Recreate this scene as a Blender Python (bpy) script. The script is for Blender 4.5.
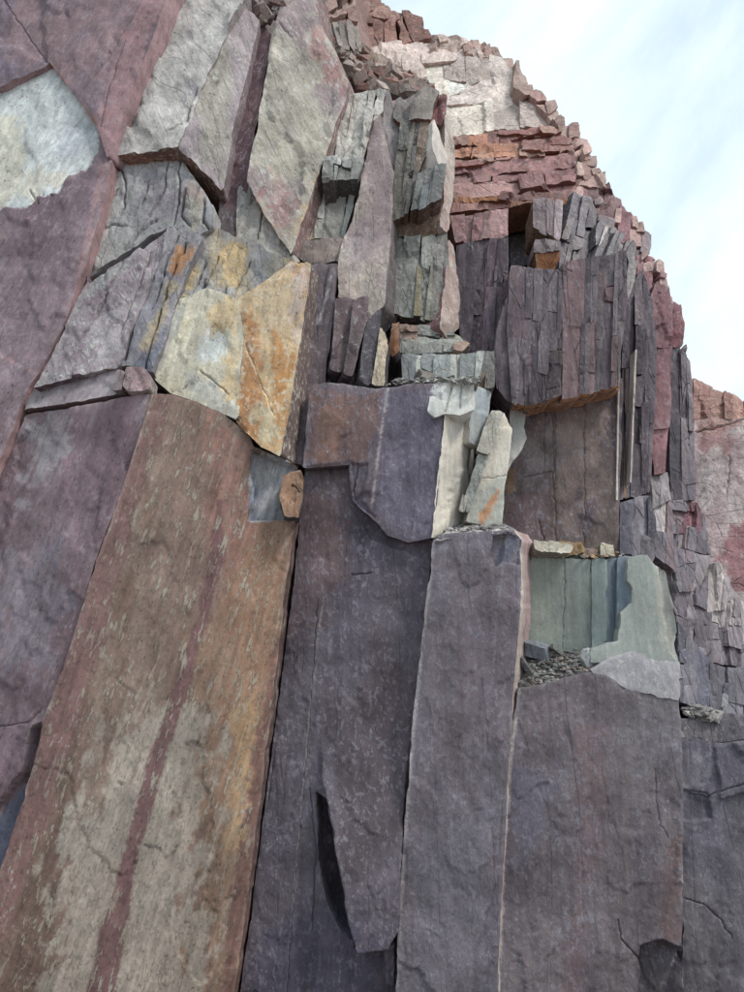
import bpy, math, random
import numpy as np
from mathutils import Vector
from mathutils.kdtree import KDTree
from mathutils.geometry import delaunay_2d_cdt

for o in list(bpy.data.objects):
    bpy.data.objects.remove(o)
scene = bpy.context.scene
COL = scene.collection
rad = math.radians

# ------------------------------------------------------------------ camera
W0, H0, F0 = 744.0, 992.0, 745.0          # photograph size and focal length in its pixels
PITCH = rad(13.0)
CAM = np.array([0.0, 0.0, 1.7])
cam_d = bpy.data.cameras.new('camera')
cam = bpy.data.objects.new('camera', cam_d)
COL.objects.link(cam)
cam.location = CAM
cam.rotation_euler = (rad(90) + PITCH, 0, 0)
cam_d.sensor_fit = 'VERTICAL'
cam_d.sensor_height = 24.0
cam_d.lens = 24.0 * F0 / H0
cam_d.clip_start = 0.1
cam_d.clip_end = 5000
scene.camera = cam

# ------------------------------------------------------------------ sky and sun
SUN_EL, SUN_AZ = rad(54), rad(118)        # azimuth clockwise from +Y
world = bpy.data.worlds.new('World')
scene.world = world
world.use_nodes = True
wn, wl = world.node_tree.nodes, world.node_tree.links
wn.clear()
sky = wn.new('ShaderNodeTexSky')
sky.sky_type = 'NISHITA'
sky.sun_disc = False
sky.sun_elevation = SUN_EL
sky.sun_rotation = SUN_AZ
sky.air_density = 1.0
sky.dust_density = 1.2
tc = wn.new('ShaderNodeTexCoord')
mr = wn.new('ShaderNodeMapping')
mr.inputs['Rotation'].default_value = (0.0, rad(-36), 0.0)
wl.new(tc.outputs['Generated'], mr.inputs['Vector'])
mp = wn.new('ShaderNodeMapping')
mp.inputs['Location'].default_value = (0.35, 0.0, 0.2)
mp.inputs['Scale'].default_value = (2.0, 1.6, 1.25)
wl.new(mr.outputs['Vector'], mp.inputs['Vector'])
cn = wn.new('ShaderNodeTexNoise')
cn.inputs['Scale'].default_value = 1.25
cn.inputs['Detail'].default_value = 7
cn.inputs['Roughness'].default_value = 0.62
cn.inputs['Distortion'].default_value = 0.35
wl.new(mp.outputs['Vector'], cn.inputs['Vector'])
cr = wn.new('ShaderNodeValToRGB')
cr.color_ramp.elements[0].position = 0.40
cr.color_ramp.elements[1].position = 0.72
wl.new(cn.outputs['Fac'], cr.inputs['Fac'])
cl = wn.new('ShaderNodeMix')
cl.data_type = 'RGBA'
wl.new(cr.outputs['Color'], cl.inputs['Factor'])
thin = wn.new('ShaderNodeMix')            # a thin veil of high cloud over the whole sky
thin.data_type = 'RGBA'
thin.inputs['Factor'].default_value = 0.62
wl.new(sky.outputs['Color'], thin.inputs['A'])
thin.inputs['B'].default_value = (7.3, 9.3, 10.2, 1)
wl.new(thin.outputs['Result'], cl.inputs['A'])
cl.inputs['B'].default_value = (9.4, 10.2, 10.5, 1)
bg = wn.new('ShaderNodeBackground')
bg.inputs['Strength'].default_value = 0.076
wl.new(cl.outputs['Result'], bg.inputs['Color'])
wo = wn.new('ShaderNodeOutputWorld')
wl.new(bg.outputs['Background'], wo.inputs['Surface'])

sun_d = bpy.data.lights.new('sun', 'SUN')
sun_d.energy = 1.5
sun_d.angle = rad(12)
sun_d.color = (1.0, 0.96, 0.90)
sun = bpy.data.objects.new('sun', sun_d)
COL.objects.link(sun)
sd_ = Vector((math.sin(SUN_AZ) * math.cos(SUN_EL), math.cos(SUN_AZ) * math.cos(SUN_EL), math.sin(SUN_EL)))
sun.rotation_euler = sd_.to_track_quat('Z', 'Y').to_euler()
sun.location = sd_ * 60

vs = scene.view_settings
vs.view_transform = 'Standard'
vs.look = 'None'
vs.gamma = 1.0
vs.use_curve_mapping = False
vs.exposure = 0.70
scene.render.engine = 'CYCLES'

# ------------------------------------------------------------------ maths helpers
CP, SP = math.cos(PITCH), math.sin(PITCH)

def rays(px, py):
    a = (np.asarray(px, float) - W0 / 2) / F0
    b = (H0 / 2 - np.asarray(py, float)) / F0
    return np.stack([a, CP - b * SP, SP + b * CP], -1)

def P(px, py, Y):
    r = rays(px, py)
    return CAM + r * (np.asarray(Y, float) / r[..., 1])[..., None]

def project(p):
    q = np.asarray(p, float) - CAM
    dpt = q[..., 1] * CP + q[..., 2] * SP
    up = -q[..., 1] * SP + q[..., 2] * CP
    return np.stack([W0 / 2 + F0 * q[..., 0] / dpt, H0 / 2 - F0 * up / dpt], -1)

def plane3(a, b, c):
    A, B, C = P(*a), P(*b), P(*c)
    n = np.cross(B - A, C - A)
    n /= np.linalg.norm(n)
    if np.dot(n, CAM - A) < 0:
        n = -n
    return n, float(np.dot(n, A))

def hit(px, py, pl):
    r = rays(px, py)
    n, d = pl
    t = (d - np.dot(CAM, n)) / (r @ n)
    return CAM + r * t[..., None]

def _hash(x, y, z):
    h = (x * 374761393 + y * 668265263 + z * 2147483647 + 1013904223).astype(np.uint32)
    h = (h ^ (h >> np.uint32(13))) * np.uint32(1274126177)
    h = (h ^ (h >> np.uint32(16))) * np.uint32(2246822519)
    return ((h ^ (h >> np.uint32(15))).astype(np.float64)) / 4294967295.0

def vnoise(p):
    i = np.floor(p).astype(np.int64)
    f = p - i
    f = f * f * f * (f * (f * 6 - 15) + 10)
    out = 0
    for dx in (0, 1):
        for dy in (0, 1):
            for dz in (0, 1):
                w = (f[:, 0] if dx else 1 - f[:, 0]) * (f[:, 1] if dy else 1 - f[:, 1]) * (f[:, 2] if dz else 1 - f[:, 2])
                out = out + w * _hash(i[:, 0] + dx, i[:, 1] + dy, i[:, 2] + dz)
    return out * 2 - 1

def fbm(p, octv=4, gain=0.5, seed=0.0):
    p = np.asarray(p, float) + seed * 17.31
    a, s, tot = 1.0, 0.0, 0.0
    for k in range(octv):
        s = s + a * vnoise(p)
        tot += a
        a *= gain
        p = p * 2.03 + 11.7
    return s / tot

def px3(q, sc, seed=0.0):
    return np.stack([q[:, 0] / sc, q[:, 1] / sc, np.full(len(q), seed)], -1)

def sstep(e0, e1, x):
    t = np.clip((x - e0) / (e1 - e0), 0, 1)
    return t * t * (3 - 2 * t)

def seg_dist(q, a, b):
    a, b = np.asarray(a, float), np.asarray(b, float)
    d = b - a
    t = np.clip(((q - a) @ d) / max(d @ d, 1e-9), 0, 1)
    return np.linalg.norm(q - (a + t[:, None] * d), axis=1)

def line_dist(q, pts):
    m = np.full(len(q), 1e9)
    for a, b in zip(pts[:-1], pts[1:]):
        m = np.minimum(m, seg_dist(q, a, b))
    return m

def inside(q, poly):
    c = np.zeros(len(q), bool)
    n = len(poly)
    for i in range(n):
        x0, y0 = poly[i]
        x1, y1 = poly[(i + 1) % n]
        if y0 == y1:
            continue
        k = ((y0 > q[:, 1]) != (y1 > q[:, 1])) & (q[:, 0] < (x1 - x0) * (q[:, 1] - y0) / (y1 - y0) + x0)
        c ^= k
    return c

def inside_fast(q, B):
    c = np.zeros(len(q), bool)
    x0, y0 = B[:, 0], B[:, 1]
    x1, y1 = np.roll(x0, -1), np.roll(y0, -1)
    dy = np.where(y1 == y0, 1e-12, y1 - y0)
    for i in range(0, len(q), 4000):
        x, y = q[i:i + 4000, 0][:, None], q[i:i + 4000, 1][:, None]
        k = ((y0 > y) != (y1 > y)) & (x < (x1 - x0) * (y - y0) / dy + x0)
        c[i:i + 4000] = (k.sum(1) % 2) == 1
    return c

def near(q, pts, m):
    p = np.asarray(pts, float)
    return ((q >= p.min(0) - m) & (q <= p.max(0) + m)).all(1)

def sdist(q, poly):
    d = line_dist(q, list(poly) + [poly[0]])
    return np.where(inside(q, poly), -d, d)

def area2(poly):
    p = np.asarray(poly, float)
    x, y = p[:, 0], p[:, 1]
    return float(np.sum(x * np.roll(y, -1) - np.roll(x, -1) * y))

def lin(c):
    c = np.asarray(c, float) / 255.0
    return np.where(c <= 0.04045, c / 12.92, ((c + 0.055) / 1.055) ** 2.4)

# ------------------------------------------------------------------ materials
def rock_material(name, mottle=0.2, streak=0.15, marks=0.4, mark_col=(170, 165, 165), mark_stretch=0.35, mark_cover=0.0, dots=0.4, pit_shade=0.4, bump=0.5,
                  scale=1.0, rough=0.8, tilt=(0.0, 0.0, 0.0), spec=0.3, grain=0.10, joints=0.0, joint_scale=(2.6, 2.6, 0.42), flakes=1.0):
    """rock whose own colour comes from the Col attribute; adds mottling, streaks, crisp pale bruises, specks, dark flecks painted as pit shade, hairline joints and flaky relief"""
    m = bpy.data.materials.new(name)
    m.use_nodes = True
    nt = m.node_tree
    N, L = nt.nodes, nt.links
    bs = N['Principled BSDF']
    bs.inputs['Roughness'].default_value = rough
    bs.inputs['Specular IOR Level'].default_value = spec
    at = N.new('ShaderNodeAttribute')
    at.attribute_name = 'Col'
    geo = N.new('ShaderNodeNewGeometry')
    pos = geo.outputs['Position']

    def noise(sc, det, ro, vec, dist=0.0):
        t = N.new('ShaderNodeTexNoise')
        t.inputs['Scale'].default_value = sc
        t.inputs['Detail'].default_value = det
        t.inputs['Roughness'].default_value = ro
        t.inputs['Distortion'].default_value = dist
        L.new(vec, t.inputs['Vector'])
        return t.outputs['Fac']

    def mrange(v, a, b, c, d):
        t = N.new('ShaderNodeMapRange')
        for i, x in enumerate((a, b, c, d)):
            t.inputs[i + 1].default_value = x
        L.new(v, t.inputs[0])
        return t.outputs[0]

    def math_(op, a, b):
        t = N.new('ShaderNodeMath')
        t.operation = op
        for i, x in enumerate((a, b)):
            if isinstance(x, (int, float)):
                t.inputs[i].default_value = x
            else:
                L.new(x, t.inputs[i])
        return t.outputs[0]

    rt = N.new('ShaderNodeMapping')
    rt.inputs['Rotation'].default_value = tilt
    L.new(pos, rt.inputs['Vector'])

    def stretch(scl, loc=(0, 0, 0)):
        t = N.new('ShaderNodeMapping')
        t.inputs['Scale'].default_value = scl
        t.inputs['Location'].default_value = loc
        L.new(rt.outputs['Vector'], t.inputs['Vector'])
        return t.outputs['Vector']

    def mix(fac, a, rgb):
        t = N.new('ShaderNodeMix')
        t.data_type = 'RGBA'
        L.new(fac, t.inputs['Factor'])
        L.new(a, t.inputs['A'])
        t.inputs['B'].default_value = (*rgb, 1)
        return t.outputs['Result']

    n1 = noise(1.3 * scale, 7, 0.62, pos)
    st = noise(1.0, 5, 0.62, stretch((10 * scale, 10 * scale, 0.6 * scale)))
    gr = noise(24 * scale, 2, 0.6, pos)
    f = math_('MULTIPLY', mrange(n1, 0.34, 0.66, 1 - mottle, 1 + mottle), mrange(st, 0.34, 0.66, 1 - streak, 1 + streak))
    f = math_('MULTIPLY', f, mrange(gr, 0.3, 0.7, 1 - grain, 1 + grain))
    mul = N.new('ShaderNodeVectorMath')
    mul.operation = 'SCALE'
    L.new(at.outputs['Color'], mul.inputs[0])
    L.new(f, mul.inputs['Scale'])
    col = mul.outputs['Vector']
    s1 = noise(1.0, 6, 0.72, stretch((13 * scale, 13 * scale, 13 * scale * mark_stretch)), 0.2)
    patch = mrange(n1, 0.42, 0.60, 0.0, 1.0)
    mk = math_('MULTIPLY', mrange(s1, 0.550 - mark_cover, 0.585 - mark_cover, 0, marks), math_('ADD', math_('MULTIPLY', patch, 0.65), 0.35))
    col = mix(mk, col, lin(mark_col))
    d1 = noise(1.0, 3, 0.6, stretch((21 * scale, 21 * scale, 13 * scale), (7, 3, 1)))
    if dots > 0:
        col = mix(math_('MULTIPLY', mrange(d1, 0.62, 0.67, 0, dots), mrange(n1, 0.50, 0.64, 0.06, 1)), col, lin((196, 193, 192)))
    if pit_shade > 0:  # dark flecks paint the shade of small pits into the colour, without relief
        col = mix(math_('MULTIPLY', mrange(d1, 0.40, 0.34, 0, pit_shade), mrange(n1, 0.40, 0.60, 1, 0.25)), col, lin((58, 52, 56)))
    hh = math_('ADD', math_('MULTIPLY', s1, 0.45), math_('MULTIPLY', mk, 0.25))
    b3 = noise(1.0, 5, 0.58, stretch((2.6 * scale, 2.6 * scale, 1.3 * scale)), 0.4)
    hh = math_('ADD', hh, math_('MULTIPLY', math_('SNAP', b3, 0.06), 2.2 * flakes))
    if joints > 0:     # hairline joints between the columns
        ds = N.new('ShaderNodeVectorMath')
        ds.operation = 'ADD'
        nz = N.new('ShaderNodeTexNoise')
        nz.inputs['Scale'].default_value = 1.3
        nz.inputs['Detail'].default_value = 3
        L.new(pos, nz.inputs['Vector'])
        sc_ = N.new('ShaderNodeVectorMath')
        sc_.operation = 'SCALE'
        sc_.inputs['Scale'].default_value = 0.16
        L.new(nz.outputs['Color'], sc_.inputs[0])
        L.new(stretch(joint_scale), ds.inputs[0])
        L.new(sc_.outputs['Vector'], ds.inputs[1])
        vo = N.new('ShaderNodeTexVoronoi')
        vo.feature = 'DISTANCE_TO_EDGE'
        vo.inputs['Scale'].default_value = scale
        L.new(ds.outputs['Vector'], vo.inputs['Vector'])
        jt = math_('MULTIPLY', mrange(vo.outputs['Distance'], 0.006, 0.026, 1, 0), mrange(b3, 0.46, 0.54, 0, joints))
        col = mix(math_('MULTIPLY', jt, 0.75), col, (0.03, 0.026, 0.028))
        hh = math_('SUBTRACT', hh, math_('MULTIPLY', jt, 0.6))
    L.new(col, bs.inputs['Base Color'])
    bp = N.new('ShaderNodeBump')
    bp.inputs['Strength'].default_value = bump
    bp.inputs['Distance'].default_value = 0.08 / scale
    L.new(hh, bp.inputs['Height'])
    L.new(bp.outputs['Normal'], bs.inputs['Normal'])
    return m

TILT = (0.0, rad(-15), 0.0)
M = dict(
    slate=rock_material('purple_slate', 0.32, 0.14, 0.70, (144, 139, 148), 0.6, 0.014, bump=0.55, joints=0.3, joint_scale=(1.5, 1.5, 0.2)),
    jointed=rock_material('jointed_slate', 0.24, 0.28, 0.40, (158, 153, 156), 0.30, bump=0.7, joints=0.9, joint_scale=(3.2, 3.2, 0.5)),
    slab=rock_material('bedding_slab', 0.30, 0.16, 0.50, (162, 153, 157), 0.35, 0.01, bump=0.50, tilt=TILT, pit_shade=0.65, flakes=0.8),
    lichen=rock_material('weathered_pale_slab', 0.30, 0.22, 0.75, (202, 200, 194), 0.45, 0.015, bump=0.70, tilt=(0.0, rad(22), 0.0), pit_shade=0.75, dots=0.5, joints=0.3, joint_scale=(1.6, 1.6, 0.4)),
    stained=rock_material('stained_rock', 0.26, 0.22, 0.70, (214, 208, 192), 0.6, 0.02, bump=0.60, tilt=(0.0, rad(-8), 0.0), pit_shade=0.6, dots=0.3),
    brown=rock_material('weathered_brown_slab', 0.20, 0.22, 0.80, (176, 167, 152), 0.22, 0.012, bump=0.75, tilt=TILT, pit_shade=0.6, dots=0.6),
    pale=rock_material('pale_fresh_rock', 0.14, 0.14, 0.35, (212, 210, 204), 0.5, bump=0.45, dots=0.0, pit_shade=0.25),
    broken=rock_material('broken_grey_rock', 0.28, 0.20, 0.55, (188, 186, 184), 0.7, bump=0.9, pit_shade=0.6, joints=0.35, joint_scale=(3.0, 3.0, 0.5)),
    green=rock_material('green_slate', 0.12, 0.14, 0.25, (176, 184, 178), 0.3, bump=0.25, dots=0.15, pit_shade=0.15),
    far=rock_material('distant_rock', 0.26, 0.16, 0.5, (206, 196, 190), 0.9, bump=0.9, scale=0.55, pit_shade=0.6, joints=0.35, joint_scale=(1.2, 1.2, 3.0)),
)

# ------------------------------------------------------------------ object helpers
def mesh_object(name, verts, faces, mat, cols=None, parent=None, base=None, smooth=True, sharp_from=None):
    verts = np.asarray(verts, float)
    if base is None:
        base = np.zeros(3)
        if parent is None:
            base = np.array([verts[:, 0].mean(), verts[:, 1].mean(), verts[:, 2].min()])
        else:
            base = np.array(parent['_base'])
    me = bpy.data.meshes.new(name)
    me.from_pydata((verts - base).tolist(), [], faces)
    if smooth:
        me.polygons.foreach_set('use_smooth', np.ones(len(me.polygons), bool))
    if cols is not None:
        at = me.attributes.new('Col', 'FLOAT_COLOR', 'POINT')
        c4 = np.ones((len(verts), 4), np.float32)
        g = cols @ np.array([0.2126, 0.7152, 0.0722])
        cols = (g[:, None] + (cols - g[:, None]) * 0.86) * np.array([1.20, 1.13, 1.09])
        c4[:, :3] = np.clip(cols, 0.004, 0.85)
        at.data.foreach_set('color', c4.ravel())
    me.materials.append(mat)
    me.update()
    ob = bpy.data.objects.new(name, me)
    COL.objects.link(ob)
    if parent is not None:
        ob.parent = parent
    else:
        ob.location = base
    return ob

ROOTS = []
def thing(name, label, cat, anchor, group=None):
    o = bpy.data.objects.new(name, None)
    o.empty_display_size = 0.3
    COL.objects.link(o)
    b = P(*anchor)
    o.location = b
    o['_base'] = [float(x) for x in b]
    o['label'] = label
    o['category'] = cat
    if group:
        o['group'] = group
    o['kind'] = 'thing'
    ROOTS.append(o)
    return o

def tag(o, label, cat, group=None):
    if 'kind' not in o:
        o['kind'] = 'thing'
    o['label'] = label
    o['category'] = cat
    if group:
        o['group'] = group
    return o

def tone(p, tones, seed=0.0, zs=0.35, sc=0.8, contrast=1.9):
    """blend a list of rock tones by streaky noise"""
    tones = [lin(t) for t in tones]
    if len(tones) == 1:
        return np.repeat(tones[0][None], len(p), 0)
    v = fbm(p * np.array([sc, sc, sc * zs]), 4, 0.55, seed)
    v = np.clip(v * contrast * 0.5 + 0.5, 0, 1) * (len(tones) - 1)
    i = np.minimum(v.astype(int), len(tones) - 2)
    f = sstep(0.15, 0.85, v - i)[:, None]
    T = np.array(tones)
    return T[i] * (1 - f) + T[i + 1] * f

def dense(poly, s):
    out, nrm = [], []
    n = len(poly)
    sg = 1.0 if area2(poly) > 0 else -1.0
    for i in range(n):
        a = np.array(poly[i], float)
        b = np.array(poly[(i + 1) % n], float)
        d = b - a
        L = np.linalg.norm(d)
        k = max(1, int(round(L / s)))
        t = np.array([d[1], -d[0]]) / max(L, 1e-9) * sg      # outward
        for j in range(k):
            out.append(a + d * j / k)
            nrm.append(t)
    return np.array(out), np.array(nrm)

SEED = [0]

def facets(q, size, seed, elong=2.0):
    """stepped cleavage relief: irregular angular plates at different levels, each slightly tilted (-1..1)"""
    w = np.stack([fbm(px3(q, size * 0.6, seed), 3), fbm(px3(q, size * 0.6, seed + 4), 3)], -1)
    g = q / np.array([size, size * elong]) + w * 0.22
    i0 = np.floor(g).astype(np.int64)
    best = np.full(len(q), 1e9)
    val = np.zeros(len(q))
    si = int(seed * 100)
    for dx in (-1, 0, 1):
        for dy in (-1, 0, 1):
            c = i0 + np.array([dx, dy])
            z = np.full(len(q), si, np.int64)
            ox, oy = _hash(c[:, 0], c[:, 1], z), _hash(c[:, 0], c[:, 1], z + 1)
            r = g - (c + np.stack([ox, oy], -1))
            d = (r * r).sum(1)
            lv = _hash(c[:, 0], c[:, 1], z + 2)
            lev = np.where(lv < 0.45, 0.0, np.where(lv < 0.75, (lv - 0.45) / 0.3, -(lv - 0.75) / 0.25))
            tl = (_hash(c[:, 0], c[:, 1], z + 3) - 0.5) * r[:, 0] + (_hash(c[:, 0], c[:, 1], z + 4) - 0.5) * r[:, 1]
            k = d < best
            best = np.where(k, d, best)
            val = np.where(k, lev + tl * 0.9, val)
    return val

def block(name, poly, pl, back=None, depth=1.6, tones=((100, 92, 100),), side=None, under=None, mat='slate', parent=None,
          s=2.6, flake=0.05, rough=0.009, und=0.03, rag=0.7, chip=1.6, bevel=0.012, cracks=(), steps=(), paints=(),
          side_paints=False, rings=None, facet=None, grow=1.3, wear=0.35, wear_col=(168, 162, 160), tz=0.35, tsc=0.8, contrast=2.3, side_rough=0.02, smooth=True, minpx=None):
    """One rock body: an outline (photo pixels) on the plane pl, extruded along back, with broken edges,
    flaked relief, cracks (polyline, width, depth) and steps (outline, height)."""
    SEED[0] += 1
    seed = SEED[0] * 0.37
    if isinstance(pl[0], tuple):
        pl = plane3(*pl)
    n = pl[0]
    poly = [tuple(map(float, p)) for p in poly]
    B, BN = dense(poly, s)
    nb = len(B)
    r1 = fbm(px3(B, 7.0, seed), 3)
    r2 = fbm(px3(B, 26.0, seed + 5), 3)
    off = grow + rag * r1 - chip * np.maximum(0, r2 - 0.12) * 2.2
    B = B + BN * off[:, None]
    # interior points
    lo, hi = B.min(0), B.max(0)
    gx, gy = np.meshgrid(np.arange(lo[0], hi[0], s), np.arange(lo[1], hi[1], s * 0.87))
    gx = gx + (np.arange(gx.shape[0]) % 2)[:, None] * s * 0.5
    G = np.stack([gx.ravel(), gy.ravel()], -1)
    if len(G):
        rng = np.random.default_rng(SEED[0])
        G = G + rng.uniform(-0.22, 0.22, G.shape) * s
        G = G[inside_fast(G, B)]
        G = G[line_dist_fast(G, B) > 0.55 * s]
    extra = []
    for pts, w, dp in cracks:
        w, dp = (w * 0.8, dp * 1.3) if mat in ('broken', 'lichen', 'stained') else (w * 0.65, dp * 0.7)
        q = resample(pts, max(1.4, s * 0.6))
        wig = np.stack([fbm(px3(q, 9, seed), 3), fbm(px3(q, 9, seed + 9), 3)], -1) * 2.0
        q = q + wig
        d = np.gradient(q, axis=0)
        d = np.stack([d[:, 1], -d[:, 0]], -1) / np.maximum(np.linalg.norm(d, axis=1), 1e-6)[:, None]
        extra.append((q, w, dp, d))
    E = []
    for q, w, dp, d in extra:
        G = G[line_dist(G, list(q)) > w * 1.25] if len(G) else G
        E += [q, q + d * w, q - d * w]
    for sp_, dh in steps:
        q = resample(list(sp_) + [sp_[0]], max(1.5, s * 0.7))
        wig = np.stack([fbm(px3(q, 12, seed), 3), fbm(px3(q, 12, seed + 9), 3)], -1) * 2.2
        q = q + wig
        d = np.gradient(q, axis=0)
        d = np.stack([d[:, 1], -d[:, 0]], -1) / np.maximum(np.linalg.norm(d, axis=1), 1e-6)[:, None]
        G = G[line_dist(G, list(q)) > 1.0] if len(G) else G
        E += [q + d * 0.5, q - d * 0.5]
        extra.append((q, None, dh, None))
    if E:
        E = np.concatenate(E)
        k = inside_fast(E, B) & (line_dist_fast(E, B) > 0.35 * s)
        G = np.concatenate([G, E[k]])
    pts2 = np.concatenate([B, G]) if len(G) else B
    edges = [(i, (i + 1) % nb) for i in range(nb)]
    vv, _, ff, ov, _, _ = delaunay_2d_cdt([Vector(p) for p in pts2], edges, [], 1, 1e-4)
    q = np.array([(v.x, v.y) for v in vv])
    faces = [tuple(f) for f in ff]
    base3 = hit(q[:, 0], q[:, 1], pl)
    mpp = np.linalg.norm(base3 - CAM, axis=1).mean() / F0       # metres per pixel here
    sc = mpp / 0.018
    h = und * fbm(base3 * 0.45 / sc, 3, 0.5, seed) * sc
    if flake:
        v = fbm(base3 * np.array([0.8, 0.8, 0.55]) / sc, 4, 0.5, seed + 3) * 5
        fl = np.floor(v)
        h += flake * (0.4 if mat in ('broken', 'far') else 0.14) * sc * (fl + sstep(0.0, 0.07, v - fl)) / 2.6
    h += rough * sc * fbm(base3 * np.array([7, 7, 4.5]) / sc, 4, 0.68, seed)
    fa = facet if facet is not None else {'broken': 0.05, 'far': 0.06, 'jointed': 0.02, 'slate': 0.022, 'brown': 0.016, 'slab': 0.03, 'lichen': 0.04, 'stained': 0.04, 'pale': 0.03, 'green': 0.006}[mat]
    if fa:
        h += fa * sc * (facets(q, 34, seed + 11) + 0.4 * facets(q, 11, seed + 13, 1.6))
    dB = line_dist_fast(q, B)
    h -= bevel * sc * np.exp(-dB / 1.6) * (0.6 + 0.8 * np.abs(fbm(px3(q, 9, seed), 2)))
    for qq, w, dp, d in extra:
        if w is None:
            sdv = np.where(inside(q, qq), -1, 1) * line_dist(q, list(qq))
            dh = dp(q) if callable(dp) else dp
            h += dh * sstep(0.45, -0.45, sdv)
        else:
            h -= dp * sstep(w, 0, line_dist(q, list(qq)))
    front = base3 + n * h[:, None]
    # colours
    cf = tone(front, tones, seed, tz, tsc, contrast)
    cf = paint(cf, q, paints, seed)
    if wear:      # bruised, paler rock along the broken edges
        wm = wear * np.exp(-dB / 1.5) * sstep(-0.15, 0.35, fbm(px3(q, 20, seed + 1), 3))
        cf = cf * (1 - wm[:, None]) + (0.45 * lin(wear_col) + 0.55 * np.minimum(cf * 2.0, 0.7)) * wm[:, None]
    # sides
    Bi = np.zeros(nb, int)
    for k, o_ in enumerate(ov):
        for j in o_:
            if j < nb:
                Bi[j] = k
    bp = front[Bi]
    if back is None:
        d3 = -n.copy()
        d3[2] *= 0.2
        back_v = d3 / np.linalg.norm(d3) * depth
    elif len(back) == 5:
        a = hit(np.array([back[0]]), np.array([back[1]]), pl)[0]
        back_v = P(back[2], back[3], a[1] + back[4]) - a
    else:
        back_v = np.array(back, float)
    pj = project(bp + back_v) - project(bp)
    L = float(np.median(np.linalg.norm(pj, axis=1)))
    if rings is None:
        rings = int(np.clip(L / (s * 1.4), 2, 22))
    out3 = np.cross(np.roll(bp, -1, 0) - np.roll(bp, 1, 0), back_v)
    out3 /= np.maximum(np.linalg.norm(out3, axis=1), 1e-9)[:, None]
    cen = bp.mean(0)
    if np.median(np.einsum('ij,ij->i', out3, bp - cen)) < 0:
        out3 = -out3
    sv, nf = [], len(front)
    for k in range(rings + 1):
        t = k / rings
        p = bp + back_v * t
        if k:
            hs = side_rough * sc * fbm(p * np.array([1.2, 1.2, 1.2]) / sc, 4, 0.55, seed + 7)
            p = p + out3 * (hs * min(1, t * rings / 2))[:, None]
        sv.append(p)
    sv = np.concatenate(sv)
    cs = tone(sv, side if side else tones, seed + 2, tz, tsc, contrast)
    if under:
        cu = tone(sv, under, seed + 4, tz, tsc, contrast)
        um = np.tile(sstep(-0.45, -0.7, out3[:, 2]), rings + 1)[:, None]
        cs = cs * (1 - um) + cu * um
    if side_paints:
        cs = paint(cs, project(sv), paints, seed)
    flip = None
    for k in range(rings):
        a0, b0 = nf + k * nb, nf + (k + 1) * nb
        for i in range(nb):
            j = (i + 1) % nb
            faces.append((a0 + i, b0 + i, b0 + j, a0 + j))
    faces.append(tuple(nf + rings * nb + i for i in range(nb)))
    ob = mesh_object(name, np.concatenate([front, sv]), faces, M[mat], np.concatenate([cf, cs]), parent, smooth=smooth)
    return ob

def line_dist_fast(q, B):
    """distance to a densely sampled closed outline"""
    Bn = np.roll(B, -1, 0)
    pts = np.concatenate([B, B * 0.67 + Bn * 0.33, B * 0.33 + Bn * 0.67])
    kd = KDTree(len(pts))
    for i, p in enumerate(pts):
        kd.insert((p[0], p[1], 0.0), i)
    kd.balance()
    return np.array([kd.find((x, y, 0.0))[2] for x, y in q]) if len(q) else np.zeros(0)

def resample(pts, s):
    out = []
    for a, b in zip(pts[:-1], pts[1:]):
        a, b = np.array(a, float), np.array(b, float)
        k = max(1, int(np.linalg.norm(b - a) / s))
        for j in range(k):
            out.append(a + (b - a) * j / k)
    out.append(np.array(pts[-1], float))
    return np.array(out)

def paint(c, q, paints, seed):
    """stains, bands of differently coloured rock and a painted lit edge: ('p', outline, rgb, softness, strength, raggedness) or
    ('l', polyline, rgb, half width, strength)"""
    c = c.copy()
    for k, pt in enumerate(paints):
        if pt[0] == 'p':
            _, pts, rgb, soft, st, warp = pt
            w = near(q, pts, soft * 2 + warp * 2.6 + 1)
            if not w.any():
                continue
            qq = q[w]
            nz = fbm(np.stack([(qq[:, 0] + 0.3 * qq[:, 1]) / 15, qq[:, 1] / 30, np.full(len(qq), seed + k)], -1), 5, 0.72) * 2.6
            dv = sdist(qq, pts) + warp * nz + 0.5 * soft * nz
            m = sstep(soft * 0.4, -soft * 0.4, dv) * st
        else:
            _, pts, rgb, hw, st = pt
            w = near(q, pts, hw * 2 + 3)
            if not w.any():
                continue
            qq = q[w]
            dv = line_dist(qq, pts) + 0.8 * fbm(px3(qq, 10, seed + k), 3)
            m = sstep(hw * 1.5, hw * 0.5, dv) * st * (0.65 + 0.35 * np.sign(fbm(px3(qq, 14, seed + k), 2) + 0.25))
        c[w] = c[w] * (1 - m[:, None]) + lin(rgb) * m[:, None]
    return c

def clip_half(poly, p, nv):
    out = []
    n = len(poly)
    for i in range(n):
        a, b = poly[i], poly[(i + 1) % n]
        da = (a[0] - p[0]) * nv[0] + (a[1] - p[1]) * nv[1]
        db = (b[0] - p[0]) * nv[0] + (b[1] - p[1]) * nv[1]
        if da <= 0:
            out.append(a)
        if da * db < 0:
            t = da / (da - db)
            out.append((a[0] + t * (b[0] - a[0]), a[1] + t * (b[1] - a[1])))
    return out

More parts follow.
